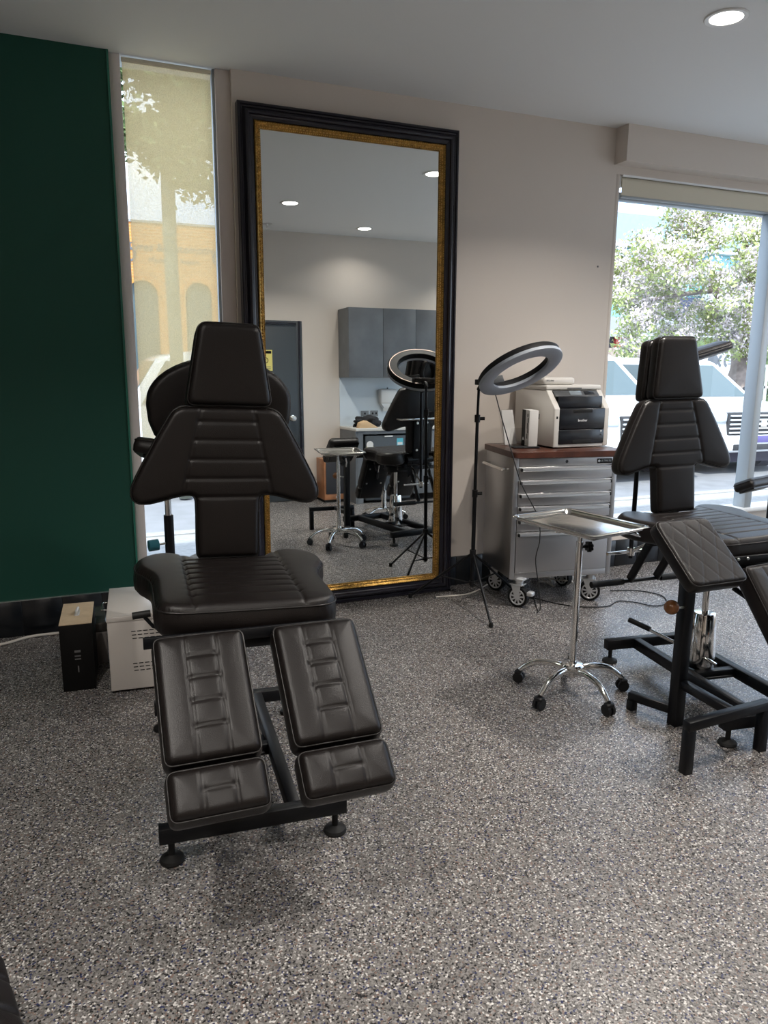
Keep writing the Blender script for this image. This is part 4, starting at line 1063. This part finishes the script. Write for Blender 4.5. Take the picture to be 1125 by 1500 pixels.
# wall cupboards (each a thing)
xs_ = [2.935, 3.355, 3.765, 4.175, 4.585]
for i in range(4):
    a_, b_ = xs_[i], xs_[i + 1]
    cu = thing('wall_cupboard', ('end wall cupboard, nearest the door, smudged along its lower edge', 'second wall cupboard from the door above the bench', 'third wall cupboard from the door, half cut by the mirror edge', 'last wall cupboard, beyond the mirror view')[i], 'cupboard', (a_, FY, 0), 0, 'wall cupboards over the bench')
    w_ = b_ - a_
    box('carcass', (.0005, 0, 1.425), (w_ - .0005, .335, 2.197), M['cabinet_grey'], cu)
    box('door', (.002, .336, 1.425), (w_ - .002, .354, 2.197), M['cabinet_grey'], cu, .001)
box_sp = struct(box('trim_3', (2.940, FY, .86), (6.58, FY + .008, 1.424), M['splash']))
# bench: side panel, top, carcass with drawers
be = thing('bench', 'grey bench with pale worktop under the wall cupboards, seen in the mirror', 'bench', (2.937, FY, 0))
box('worktop', (0, 0, .828), (2.2, .56, .860), M['bench'], be, .002)
box('side_panel', (.002, 0.002, 0), (.022, .535, .827), M['cabinet_grey'], be)
box('plinth_panel', (.022, .002, 0), (.09, .54, .827), M['cabinet_grey'], be)
box('front_rail', (.09, .50, .79), (.70, .54, .827), M['cabinet_grey'], be)
box('back_panel', (.09, .012, 0), (.70, .03, .827), M['slot'], be)
box('door', (.72, .02, .08), (1.20, .54, .82), M['cabinet_grey'], be, .001)
box('door', (1.203, .02, .08), (1.69, .54, .82), M['cabinet_grey'], be, .001)
box('door', (1.693, .02, .08), (2.18, .54, .82), M['cabinet_grey'], be, .001)
fr = thing('bar_fridge', 'dark bar fridge with energy label and blue sticker under the bench', 'fridge', (3.335, FY, 0))
box('body', (-.28, .04, .02), (.28, .48, .775), M['door_dark'], fr, .006)
box('door', (-.28, .485, .03), (.28, .545, .770), M['door_dark'], fr, .01)
lb = box('energy_label', (-.268, .5455, .56), (-.185, .5465, .655), M['yellow'], fr)
lathe('label_arch', [(0, .001), (.0415, .001), (.0415, 0), (0, 0)], M['whitecard'], fr, 24, mw=T((-.2265, .5455, .672), (R_(-90), 0, 0)))
box('label_panel', (-.262, .5465, .625), (-.191, .547, .66), M['whitecard'], fr)
sk = box('blue_sticker', (.105, .5455, .575), (.185, .5465, .735), M['cyan'], fr)
box('sticker_panel', (.115, .5465, .66), (.175, .547, .69), M['whitecard'], sk)
lathe('sticker_disc', [(0, .001), (.022, .001), (.022, 0), (0, 0)], M['whitecard'], sk, 20, mw=T((.145, .5465, .617), (R_(-90), 0, 0)))
box('handle', (-.05, .545, .755), (.05, .56, .768), M['white'], fr, .003)
for i, (a_, b_) in enumerate(((3.205, 3.303), (3.326, 3.425))):
    so = thing('power_outlet', ('grey power outlet on the splashback, nearer the door', 'grey double power outlet on the splashback beside the towel dispenser')[i], 'outlet', ((a_ + b_) / 2, FY + .008, 1.0))
    box('plate', (-.049, 0, -.034), (.049, .009, .034), mat('grey_plate', (.22, .23, .24), .5), so, .003)
    for dx in ((0,) if i == 0 else (-.022, .022)): box('socket', (dx - .010, .009, -.010), (dx + .010, .011, .012), M['slot'], so, .001)
td = thing('towel_dispenser', 'white paper towel dispenser on the splashback under the cupboards', 'dispenser', (3.53, FY + .009, 1.10))
box('cover', (-.105, 0, .02), (.105, .10, .19), M['white'], td, .018)
prism('chute', [(-.10, .02), (.10, .02), (.06, -.03), (-.06, -.03)], .085, M['white'], td, mw=T((0, .090, 0)) @ FACE_CAM)
lathe('lock', [(0, .02), (.008, .02), (.008, 0), (0, 0)], M['printer_d'], td, 10, mw=T((0, .05, .188)))
box('towel', (-.05, .03, -.075), (.045, .034, .02), M['whitecard'], td)

def lump(name, m, parent, c, sx, sy, sz, seed, amp=.25, flat=True, mw=None):
    bm = bmesh.new(); bmesh.ops.create_icosphere(bm, subdivisions=4, radius=1)
    from mathutils import noise
    for v in bm.verts:
        n = noise.noise(v.co * 1.7 + Vector((seed, 0, 0))) + .5 * noise.noise(v.co * 4 + Vector((0, seed, 0)))
        k = 1 + amp * n; v.co = Vector((v.co.x * sx * k, v.co.y * sy * k, max(v.co.z * sz * k, -sz * .55 if flat else -9)))
        v.co += Vector(c)
    return obj(name, bm, m, parent, smooth=True, sharp=0, mw=mw)
bg_ = tag(lump('cloth_bag', M['cloth'], None, (3.155, .46, .903), .17, .11, .075, 3.1, .5), 'crumpled black cloth bag lying on the pale worktop', 'bag')
kp = tag(prism('paper_bag', [(-.04, 0), (.20, 0), (.05, .085), (-.02, .06)], .10, M['kraft'], None, mw=T((3.02, .690, .8605)) @ FACE_CAM, bev=.006), 'folded brown paper bag on the front of the worktop', 'bag')

hs = thing('speaker_cabinet', 'orange brown veneered floor speaker with dark cloth front, seen in the mirror', 'speaker', (2.79, FY, 0), R_(0))
box('cabinet', (-.155, .02, .03), (.135, .31, .50), M['timber'], hs, .004)
box('grille_cloth', (-.135, .311, .10), (.12, .322, .485), mat('speaker_cloth', (.035, .037, .045), .9), hs, .004)
box('front_panel', (-.150, .311, .035), (.130, .316, .095), M['timber'], hs, .001)
box('nameplate', (-.02, .316, .055), (.03, .318, .066), M['alu'], hs, .001)
box('plinth', (-.145, .03, 0), (.125, .305, .03), M['slot'], hs)

# round wheeled stool behind the right chair (seen in the mirror)
s2 = thing('stool', 'chrome five star wheeled stool in front of the right chair, seen in the mirror', 'stool', (2.86, 1.70, 0))
lathe('seat', [(0, .46), (.15, .46), (.17, .475), (.17, .52), (.15, .54), (0, .545)], M['leather'], s2, 36)
lathe('gas_column', [(0, .10), (.026, .10), (.026, .30), (.014, .30), (.014, .46), (0, .46)], M['chrome'], s2, 20)
for k in range(5):
    an = R_(160 + 72 * k); d = Vector((math.cos(an), math.sin(an), 0))
    tube('leg', smooth_path([d * .02 + Vector((0, 0, .11)), d * .10 + Vector((0, 0, .115)), d * .22 + Vector((0, 0, .065))], 3), .013, M['chrome'], s2, 8)
    tube('caster', [d * .22 + Vector((-d.y, d.x, 0)) * .018 + Vector((0, 0, .026)), d * .22 - Vector((-d.y, d.x, 0)) * .018 + Vector((0, 0, .026))], .026, M['blackplastic'], s2, 14)

# ---------------------------------------------------------------- outside
GZ = -.12
struct(box('ground_path', (-20, WY + .22, GZ - .1), (40, 7.2, GZ), M['path']))
struct(box('ground_side', (6.9, -12, GZ - .1), (40, WY + .22, GZ), M['path']))
struct(box('ground_road', (-40, 7.2, GZ - .12), (60, 45, GZ - .02), M['road']))
# kerb of the street
struct(box('trim_4', (-20, 7.05, GZ), (40, 7.2, GZ + .012), M['path']))

def car(name, label, loc, rz, kind='suv', paint=None):
    """length along +X (front at +X), width along Y"""
    paint = paint or M['carwhite']
    t = thing(name, label, 'car', (loc[0], loc[1], GZ - .02), rz)
    L, Wd = 4.7, 1.86
    if kind == 'suv': body = [(-2.3, .42), (-2.33, .75), (-2.28, 1.02), (-1.9, 1.08), (1.15, 1.08), (2.10, .98), (2.30, .84), (2.36, .55), (2.30, .34), (-2.2, .34)]; cab = [(-2.15, 1.05), (-1.75, 1.66), (-1.3, 1.74), (.15, 1.72), (.45, 1.66), (1.25, 1.07)]
    elif kind == 'ute': body = [(-2.6, .55), (-2.6, 1.12), (-.9, 1.14), (1.2, 1.14), (2.25, 1.06), (2.45, .92), (2.48, .55), (2.4, .40), (-2.5, .42)]; cab = [(-1.05, 1.10), (-.85, 1.70), (-.5, 1.80), (.40, 1.79), (.65, 1.72), (1.35, 1.12)]
    else: body = [(-2.2, .40), (-2.25, .80), (-2.15, .98), (-1.4, 1.0), (1.0, .97), (1.9, .84), (2.15, .68), (2.2, .42), (2.1, .30), (-2.1, .30)]; cab = [(-1.9, .97), (-1.2, 1.36), (-.7, 1.44), (.1, 1.42), (.3, 1.37), (1.15, .95)]
    def loft(poly, w0, w1, zlo, zhi, nm, m, bev=.04):
        bm = bmesh.new(); rp = rpoly(poly, .09, 4); A_, B_ = [], []
        for x, z in rp:
            k = min(1, max(0, (z - zlo) / (zhi - zlo))); hw_ = (w0 * (1 - k) + w1 * k) / 2
            A_.append(bm.verts.new((x, -hw_, z))); B_.append(bm.verts.new((x, hw_, z)))
        n = len(rp)
        fa = bm.faces.new(A_); fb = bm.faces.new(B_[::-1])
        for i in range(n): bm.faces.new((A_[i], A_[(i + 1) % n], B_[(i + 1) % n], B_[i]))
        bmesh.ops.bevel(bm, geom=list(fa.edges) + list(fb.edges), offset=bev, segments=3, profile=.5, affect='EDGES')
        return obj(nm, bm, m, t, smooth=True, sharp=50)
    zt_ = max(z for _, z in cab); zb_ = min(z for _, z in cab)
    loft(body, Wd, Wd * .97, .3, 1.1, 'body', paint, .06)
    loft(cab, Wd * .95, Wd * .74, zb_, zt_, 'cabin', paint, .05)
    # glass: side windows, windscreen, rear screen laid just proud of the cabin skin
    def skin(x, z, s, off=.006):
        k = (z - zb_) / (zt_ - zb_); return Vector((x, s * ((Wd * .95 * (1 - k) + Wd * .74 * k) / 2 + off), z))
    xf = lambda z: cab[-1][0] + (z - cab[-1][1]) / (cab[-2][1] - cab[-1][1]) * (cab[-2][0] - cab[-1][0])
    xr = lambda z: cab[0][0] + (z - cab[0][1]) / (cab[1][1] - cab[0][1]) * (cab[1][0] - cab[0][0])
    z0_, z1_ = zb_ + .06, zt_ - .13
    xm = (xf(z0_) + xr(z0_)) / 2 - .05
    for s in (-1, 1):
        for x0a, x1a, x0b, x1b in ((xr(z0_) + .14, xm - .05, xr(z1_) + .12, xm - .05), (xm + .05, xf(z0_) - .14, xm + .05, xf(z1_) - .10)):
            bm = bmesh.new(); P = [skin(x0a, z0_, s), skin(x1a, z0_, s), skin(x1b, z1_, s), skin(x0b, z1_, s)]
            vs = [bm.verts.new(p) for p in P]; vi = [bm.verts.new(p - Vector((0, s * .03, 0))) for p in P]
            bm.faces.new(vs); bm.faces.new(vi[::-1])
            for i in range(4): bm.faces.new((vs[i], vi[i], vi[(i + 1) % 4], vs[(i + 1) % 4]))
            obj('side_window', bm, M['carglass'], t)
        box('pillar', (xm - .05, min(s * (Wd * .40), s * (Wd * .47)), z0_), (xm + .05, max(s * (Wd * .40), s * (Wd * .455)), z0_ + .1), M['tyre'], t)
        for xx in (xm - .12, xm + .95): box('door_handle', (xx - .18, min(s * Wd * .485, s * (Wd * .5 + .02)), zb_ - .14), (xx, max(s * Wd * .485, s * (Wd * .5 + .02)), zb_ - .10), M['rim'], t, .01)
        o_ = lump('door_mirror', M['tyre'], t, (xf(z0_) - .22, s * (Wd * .5 + .10), z0_ + .08), .10, .12, .085, 1, .05, False)
        for dxx in (xm - .03, xf(zb_) - .05, xr(zb_) + .35): box('door_seam', (dxx, min(s * Wd * .48, s * (Wd * .5 + .003)), .42), (dxx + .012, max(s * Wd * .48, s * (Wd * .5 + .003)), zb_ - .02), M['tyre'], t)
        for wx in (-1.42, 1.45):
            bm = bmesh.new(); add_tube(bm, [(wx, s * (Wd * .5 - .22), .35), (wx, s * (Wd * .5 + .01), .35)], .35, 32); wh = obj('wheel', bm, M['tyre'], t, smooth=True, sharp=40)
            mwh = T((wx, s * (Wd * .5 + .01), .35), (R_(-90) * s, 0, 0))
            bm = bmesh.new(); add_lathe(bm, [(.20, .0), (.215, .014), (.245, .014), (.25, 0)], 32); add_lathe(bm, [(0, .02), (.06, .02), (.07, 0)], 16)
            for k in range(10): add_box(bm, (.05, -.018, 0), (.22, .018, .014), Matrix.Rotation(2 * PI * k / 10, 4, 'Z'))
            obj('alloy_rim', bm, M['rim'], wh, mw=mwh)
            bm = bmesh.new(); add_tube(bm, [(wx, s * (Wd * .5 - .25), .38), (wx, s * (Wd * .5 + .004), .38)], .42, 32); obj('wheel_arch', bm, M['carpurple'], t, smooth=True, sharp=40)
    for (za, zb2, g) in ((z0_, z1_, xf), (z0_, z1_, xr)):
        sg_ = 1 if g is xf else -1; bm = bmesh.new(); P = []
        for z_, wm in ((za, .84), (zb2, .68)):
            P.append([Vector((g(z_) + sg_ * .012, -Wd * wm / 2, z_)), Vector((g(z_) + sg_ * .012, Wd * wm / 2, z_))])
        vs = [bm.verts.new(p) for p in (P[0][0], P[0][1], P[1][1], P[1][0])]; vi = [bm.verts.new(v.co - Vector((sg_ * .05, 0, .01))) for v in vs]
        bm.faces.new(vs); bm.faces.new(vi[::-1])
        for i in range(4): bm.faces.new((vs[i], vi[i], vi[(i + 1) % 4], vs[(i + 1) % 4]))
        obj('windscreen' if sg_ > 0 else 'rear_screen', bm, M['carglass'], t)
    xe = body[7][0] if kind != 'ute' else 2.48
    box('underbody', (-2.1, -Wd * .44, .16), (2.1, Wd * .44, .45), M['carpurple'], t)
    # front: grille bars, emblem, headlights, bumper, plate
    xg = xe - .10
    box('grille_panel', (xg - .05, -.62, .60), (xe + .005, .62, .93), M['tyre'], t, .02)
    for k in range(5): box('grille_bar', (xe - .02, -.60, .625 + k * .062), (xe + .035, .60, .650 + k * .062), M['rim'], t, .006)
    prism('emblem', [(-.15, -.018), (-.05, -.018), (-.05, -.045), (.05, -.045), (.05, -.018), (.15, -.018), (.15, .018), (.05, .018), (.05, .045), (-.05, .045), (-.05, .018), (-.15, .018)], .02, M['rim'], t, mw=basis(Vector((xe + .03, 0, .765)), Vector((0, 1, 0)), Vector((0, 0, 1)), Vector((1, 0, 0))))
    for s in (-1, 1):
        box('headlight', (xe - .22, s * .78 - .15, .78), (xe + .0, s * .78 + .15, .94), M['glass'] if False else mat('headlight_lens', (.55, .60, .64), .1) if 'headlight_lens' not in bpy.data.materials else bpy.data.materials['headlight_lens'], t, .04)
        lathe('fog_light', [(0, .02), (.06, .02), (.07, 0), (0, 0)], M['rim'], t, 16, mw=T((xe + .03, s * .70, .44), (0, R_(90), 0)))
    box('bumper', (xe - .25, -Wd * .49, .34), (xe + .06, Wd * .49, .60), paint, t, .06)
    box('lower_intake', (xe - .02, -.55, .38), (xe + .068, .55, .47), M['tyre'], t, .01)
    box('number_plate', (xe + .055, -.18, .49), (xe + .075, .18, .59), M['plate'], t, .004)
    for s in (-1, 1): box('tail_light', (-2.36, s * .80 - .09, .80), (-2.24, s * .80 + .09, 1.0), M['red'], t, .02)
    return t
car('car', 'white dual cab utility parked nose in, left of the chair in the big window', (7.45, 10.6), R_(-90), 'ute')
car('car', 'silver white four wheel drive with wide chrome grille facing the big window', (9.72, 10.6), R_(-94), 'suv')
car('car', 'small white car side on behind the others in the big window', (12.2, 14.8), R_(0), 'sedan')
car('car', 'pale car side on beyond the narrow left window, wheel seen under the blind', (2.75, 10.2), R_(0), 'suv')

# brick building opposite the left window
bk = thing('brick_building', 'orange brick building with arched windows seen through the beige blind', 'building', (2.2, 30, GZ))
arcs = [(.62, 4.36 - GZ), (2.60, 4.40 - GZ)]
BX0, BX1, BH = -7.0, 4.3, 6.35 - GZ
bm = bmesh.new()
# wall face with arched openings, built in vertical strips
def arch_top(x, cx, hw_, zs):   # half-round head
    return zs + math.sqrt(max(hw_ * hw_ - (x - cx) ** 2, 0))
ops = [(-5.34, .55, 3.9), (-3.36, .55, 3.9), (-1.38, .55, 3.9), (.56, .55, 3.9), (2.60, .50, 3.95)]
xs = {BX0, BX1}
for cx, hw_, zs in ops:
    for k in range(17): xs.add(round(cx - hw_ + 2 * hw_ * k / 16, 4))
xs = sorted(xs)
def quadbox(x0, x1, za0, za1, zb, y0=0, y1=.3):
    v = [bm.verts.new(p) for p in ((x0, y0, za0), (x1, y0, za1), (x1, y0, zb), (x0, y0, zb), (x0, y1, za0), (x1, y1, za1), (x1, y1, zb), (x0, y1, zb))]
    for q_ in ((0, 1, 2, 3), (7, 6, 5, 4), (0, 4, 5, 1), (3, 2, 6, 7), (0, 3, 7, 4), (1, 5, 6, 2)): bm.faces.new([v[i] for i in q_])
for x0, x1 in zip(xs[:-1], xs[1:]):
    op = next((o_ for o_ in ops if x0 >= o_[0] - o_[1] - 1e-3 and x1 <= o_[0] + o_[1] + 1e-3), None)
    if op: quadbox(x0, x1, arch_top(x0, *op), arch_top(x1, *op), BH); quadbox(x0, x1, 0, 0, 1.0)
    else: quadbox(x0, x1, 0, 0, BH)
obj('brick_wall', bm, M['brick'], bk)
box('back_mass', (BX0, .5, 0), (BX1, 6, BH - .1), M['brick'], bk)
for cx, hw_, zs in ops:
    P = [(cx - hw_, 1.0), (cx + hw_, 1.0)] + [(cx + hw_ * math.cos(PI * k / 12), zs + hw_ * math.sin(PI * k / 12)) for k in range(13)]
    wn_ = prism('arched_window', P, .03, M['carglass'], bk, mw=T((0, .18, 0)) @ FACE_CAM)
    R1 = [(cx + (hw_ + .12) * math.cos(PI * k / 12), zs + (hw_ + .12) * math.sin(PI * k / 12)) for k in range(13)] + [(cx + hw_ * math.cos(PI * k / 12), zs + hw_ * math.sin(PI * k / 12)) for k in range(12, -1, -1)]
    prism('arch_ring', R1, .04, M['brick'], bk, mw=T((0, .0, 0)) @ FACE_CAM)
    box('transom', (cx - hw_, .14, zs - .03), (cx + hw_, .17, zs + .03), M['white'], wn_)
box('coping', (BX0, -.04, BH), (BX1, .35, BH + .08), M['path'], bk)
box('yellow_sign', (-1.6, -.08, 4.9), (-.75, -.02, 6.3), mat('yellow_sign', (.8, .62, .03), .5), bk)
text('lettering', 'Tyres & Automotive', .40, M['signgrey'], T((1.75, -.01, 5.62)) @ FACE_CAM, bk, .01)
text('lettering', 'Mechanical Repairs', .24, M['signgrey'], T((1.75, -.01, 5.18)) @ FACE_CAM, bk, .01)
lathe('round_emblem', [(.20, .02), (.27, .02), (.27, 0), (.20, 0)], M['signgrey'], bk, 24, mw=T((3.42, -.01, 5.35), (R_(90), 0, 0)))
lathe('round_emblem', [(.20, .02), (.27, .02), (.27, 0), (.20, 0)], M['signgrey'], bk, 24, mw=T((.12, -.01, 5.35), (R_(90), 0, 0)))

def leaves(name, m, parent, centers, per, rad, size, seed, tilt=1.0):
    rng = np.random.default_rng(seed); N = len(centers) * per
    C_ = np.repeat(np.array(centers), per, axis=0) + rng.normal(0, rad, (N, 3)) * np.array([1, 1, .7])
    a_ = rng.normal(size=(N, 3)); a_ /= np.linalg.norm(a_, axis=1, keepdims=True)
    b_ = np.cross(a_, rng.normal(size=(N, 3))); b_ /= np.linalg.norm(b_, axis=1, keepdims=True)
    s_ = size * rng.uniform(.6, 1.4, (N, 1))
    V = np.stack([C_ - a_ * s_, C_ + b_ * s_ * .5, C_ + a_ * s_, C_ - b_ * s_ * .5], 1).reshape(-1, 3)
    me = bpy.data.meshes.new(name); me.from_pydata(V.tolist(), [], (np.arange(N * 4).reshape(-1, 4)).tolist()); me.materials.append(m)
    o_ = link_mesh(name, me, None, parent); o_['kind'] = 'stuff'; return o_

# blossoming street tree before the big window
tr2 = thing('blossom_tree', 'leafy street tree covered in pale blossom filling the big window', 'tree', (15.3, 14, GZ))
bm = bmesh.new()
def limb(p, r): add_tube(bm, smooth_path(p, 5), [r[0] + (r[1] - r[0]) * i / ((len(p) - 1) * 5) for i in range((len(p) - 1) * 5 + 1)], 12)
limb([(.0, 0, 0), (-.05, 0, .8), (.12, 0, 1.5), (.0, 0, 2.1)], (.42, .27)); bm_t = obj('trunk', bm, M['trunk'], tr2, smooth=True, sharp=0)
for p, r in (([(.0, 0, 1.95), (-.6, -.1, 2.7), (-1.25, -.2, 3.3), (-2.4, -.1, 3.9)], (.20, .05)), ([(.05, 0, 2.0), (.35, .1, 3.0), (.15, .2, 3.9), (-.1, .2, 4.8)], (.16, .04)),
             ([(-.6, -.1, 2.7), (-.25, .1, 3.3), (-.3, .0, 4.2)], (.09, .03)), ([(.25, .1, 2.7), (1.0, .2, 3.6), (1.6, .2, 4.4)], (.12, .04)), ([(-1.25, -.2, 3.3), (-2.0, -.3, 3.2), (-3.2, -.3, 3.0)], (.08, .03)), ([(.15, .15, 3.7), (.5, .1, 4.4)], (.06, .03)), ([(.15, .15, 3.7), (-.35, .1, 4.3)], (.06, .03))):
    bm = bmesh.new(); limb(p, r); obj('branch', bm, M['trunk'], tr2, smooth=True, sharp=0)
rng = np.random.default_rng(5); cs_ = []
while len(cs_) < 185:
    p = rng.uniform(-1, 1, 3)
    rr_ = np.linalg.norm(p)
    if .35 < rr_ < 1 and not (p[0] < -.35 and p[2] > .45): cs_.append((p[0] * 3.0 - 1.1, p[1] * 1.6, p[2] * 1.75 + 3.75))
for p in ((-.6, -.3, 2.1), (-.3, -.3, 1.95), (-.1, -.3, 2.25), (.2, -.3, 2.2), (-.9, -.2, 2.4), (-.5, -.3, 2.5), (-3.7, -.2, 2.3), (-3.5, -.2, 1.95), (-3.3, -.2, 2.6), (-3.8, 0, 3.0), (-2.5, 0, 2.3)): cs_ += [tuple(np.array(p) + rng.normal(0, .15, 3)) for _ in range(3)]
leaves('foliage', M['leaf'], tr2, cs_, 120, .16, .052, 11)
leaves('blossom', M['blossom'], tr2, [tuple(np.array(c) + np.array([0, -.12, .08])) for c in cs_], 170, .15, .038, 12)

# dark tree in front of the brick building (left window)
tl = thing('street_tree', 'tall straight street tree seen through the narrow left window', 'tree', (1.16, 9.0, GZ))
bm = bmesh.new(); add_tube(bm, smooth_path([(0.03, 0, 0), (.0, 0, 1.8), (-.01, 0, 3.4), (.05, .05, 4.6)], 5), .075, 12); obj('trunk', bm, M['pole'], tl, smooth=True, sharp=0)
cs2 = []
while len(cs2) < 190:
    p = rng.uniform(-1, 1, 3)
    c_ = (p[0] * 1.5, p[1] * .45, p[2] * 1.0 + 4.80)
    if np.linalg.norm(p) < 1 and math.hypot(c_[0] + .30, c_[2] - 4.27) > .27: cs2.append(c_)
for p in ((-.42, -.2, 3.95), (-.2, -.2, 3.85), (.05, -.1, 3.72), (.18, -.1, 3.62), (.45, -.2, 3.85), (.62, -.2, 3.52), (.66, -.2, 3.36), (.0, 0, 3.85), (.25, 0, 3.85)): cs2 += [tuple(np.array(p) + rng.normal(0, .06, 3)) for _ in range(3)]
leaves('foliage', M['leafdark'], tl, cs2, 130, .12, .045, 21)

# office building opposite the big window
ob = thing('office_building', 'grey blue office block with teal glazing and dark signs beyond the tree', 'building', (16, 26, GZ))
def ox(x): return x - 16
def oz(z): return z - GZ
box('cladding', (ox(17), 0, oz(6.25)), (ox(46), 6, oz(7.45)), M['bgrey'], ob)
box('core', (ox(17), .4, oz(2.2)), (ox(46), 6, oz(6.25)), M['bglass'], ob)
box('ledge', (ox(17), -.1, oz(6.17)), (ox(46), .4, oz(6.25)), M['white'], ob)
for k in range(19):
    x = 17 + k * 1.55
    box('glazing_panel', (ox(x + .03), .30, oz(3.35)), (ox(x + 1.52), .40, oz(6.16)), M['bglass'], ob)
    box('mullion', (ox(x - .03), .18, oz(3.35)), (ox(x + .03), .40, oz(6.16)), M['frame_alu'], ob)
box('transom', (ox(17), .19, oz(5.36)), (ox(46), .40, oz(5.42)), M['frame_alu'], ob)
box('transom', (ox(17), .19, oz(4.40)), (ox(46), .40, oz(4.46)), M['frame_alu'], ob)
sg1 = box('sign_panel', (ox(20.6), .05, oz(4.48)), (ox(22.9), .16, oz(5.34)), M['navy'], ob)
text('lettering', 'Lyco', .62, M['signcyan'], T((ox(21.7), .04, oz(4.92))) @ FACE_CAM, sg1, .01)
sg2 = box('sign_panel', (ox(22.9), .05, oz(3.40)), (ox(25.6), .16, oz(4.28)), M['navy'], ob)
text('lettering', 'Lyco', .62, M['signcyan'], T((ox(24.2), .04, oz(3.86))) @ FACE_CAM, sg2, .01)
box('fascia', (ox(17), -.3, oz(2.55)), (ox(46), .4, oz(3.35)), M['bfascia'], ob)
box('white_pillar', (ox(25.75), -.4, 0), (ox(27.3), .0, oz(5.0)), M['signwhite'], ob)
box('shopfront', (ox(17), .1, 0), (ox(46), .4, oz(2.55)), M['bdark'], ob)
rs = box('red_sign', (ox(21.2), -.12, oz(2.0)), (ox(22.4), .05, oz(2.75)), M['red'], ob)
text('lettering', 'a', .55, M['white'], T((ox(21.55), -.13, oz(2.42))) @ FACE_CAM, rs, .01)
text('house_number', '8', .42, M['white'], T((ox(22.75), .08, oz(1.92))) @ FACE_CAM, ob, .01)
# timber fence and white sign by the street
fe = thing('timber_fence', 'upright timber board fence behind the parked cars', 'fence', (14.2, 18.6, GZ))
for k in range(22): box('board', (k * .155, 0, 0), (k * .155 + .145, .03, 2.05 - GZ - .1 + random.uniform(-.02, .02)), M['fence'], fe)
box('rail', (0, .03, .5), (3.4, .07, .6), M['fence'], fe); box('rail', (0, .03, 1.6), (3.4, .07, 1.7), M['fence'], fe)
sn = thing('street_sign', 'white hoarding with dark round letters and small lines behind the tree trunk', 'sign', (18.0, 18.0, GZ))
box('panel', (0, 0, .1), (2.1, .06, 2.05), M['signwhite'], sn, .01)
for x in (.2, 1.9): box('post', (x - .04, .06, 0), (x + .04, .14, 2.0), M['frame_alu'], sn)
lathe('disc', [(0, .01), (.22, .01), (.22, 0), (0, 0)], M['signgrey'], sn, 28, mw=T((.50, 0, 1.70), (R_(90), 0, 0)))
for cx in (.92, 1.16):
    R1 = [(cx + .22 * math.cos(R_(k)), 1.70 + .22 * math.sin(R_(k))) for k in range(115, 246, 10)] + [(cx + .13 * math.cos(R_(k)), 1.70 + .13 * math.sin(R_(k))) for k in range(245, 114, -10)]
    prism('letter_c', R1, .01, M['signgrey'], sn, mw=FACE_CAM)
for k in range(3): box('print_line', (1.12, -.008, 1.78 - k * .09), (1.62 - .04 * k, 0, 1.81 - k * .09), M['signgrey'], sn)
hg = thing('hedge', 'dark hedge along the footpath behind the white hoarding', 'hedge', (17.5, 20.5, GZ))
leaves('foliage', M['leafdark'], hg, [(rng.uniform(0, 9), rng.uniform(-.4, .4), rng.uniform(.2, 2.6)) for _ in range(160)], 45, .22, .12, 31)
box('hedge_core', (0, -.3, 0), (9, .3, 2.5), M['leafdark'], hg)
wf = thing('white_railing', 'white railing on the far side of the street at the right', 'railing', (22.0, 19.0, GZ))
for k in range(14): box('post', (k * .5, 0, 0), (k * .5 + .08, .06, 1.5), M['white'], wf)
box('top_rail', (0, -.01, 1.5), (6.6, .08, 1.6), M['white'], wf); box('mid_rail', (0, -.01, .8), (6.6, .08, .88), M['white'], wf)
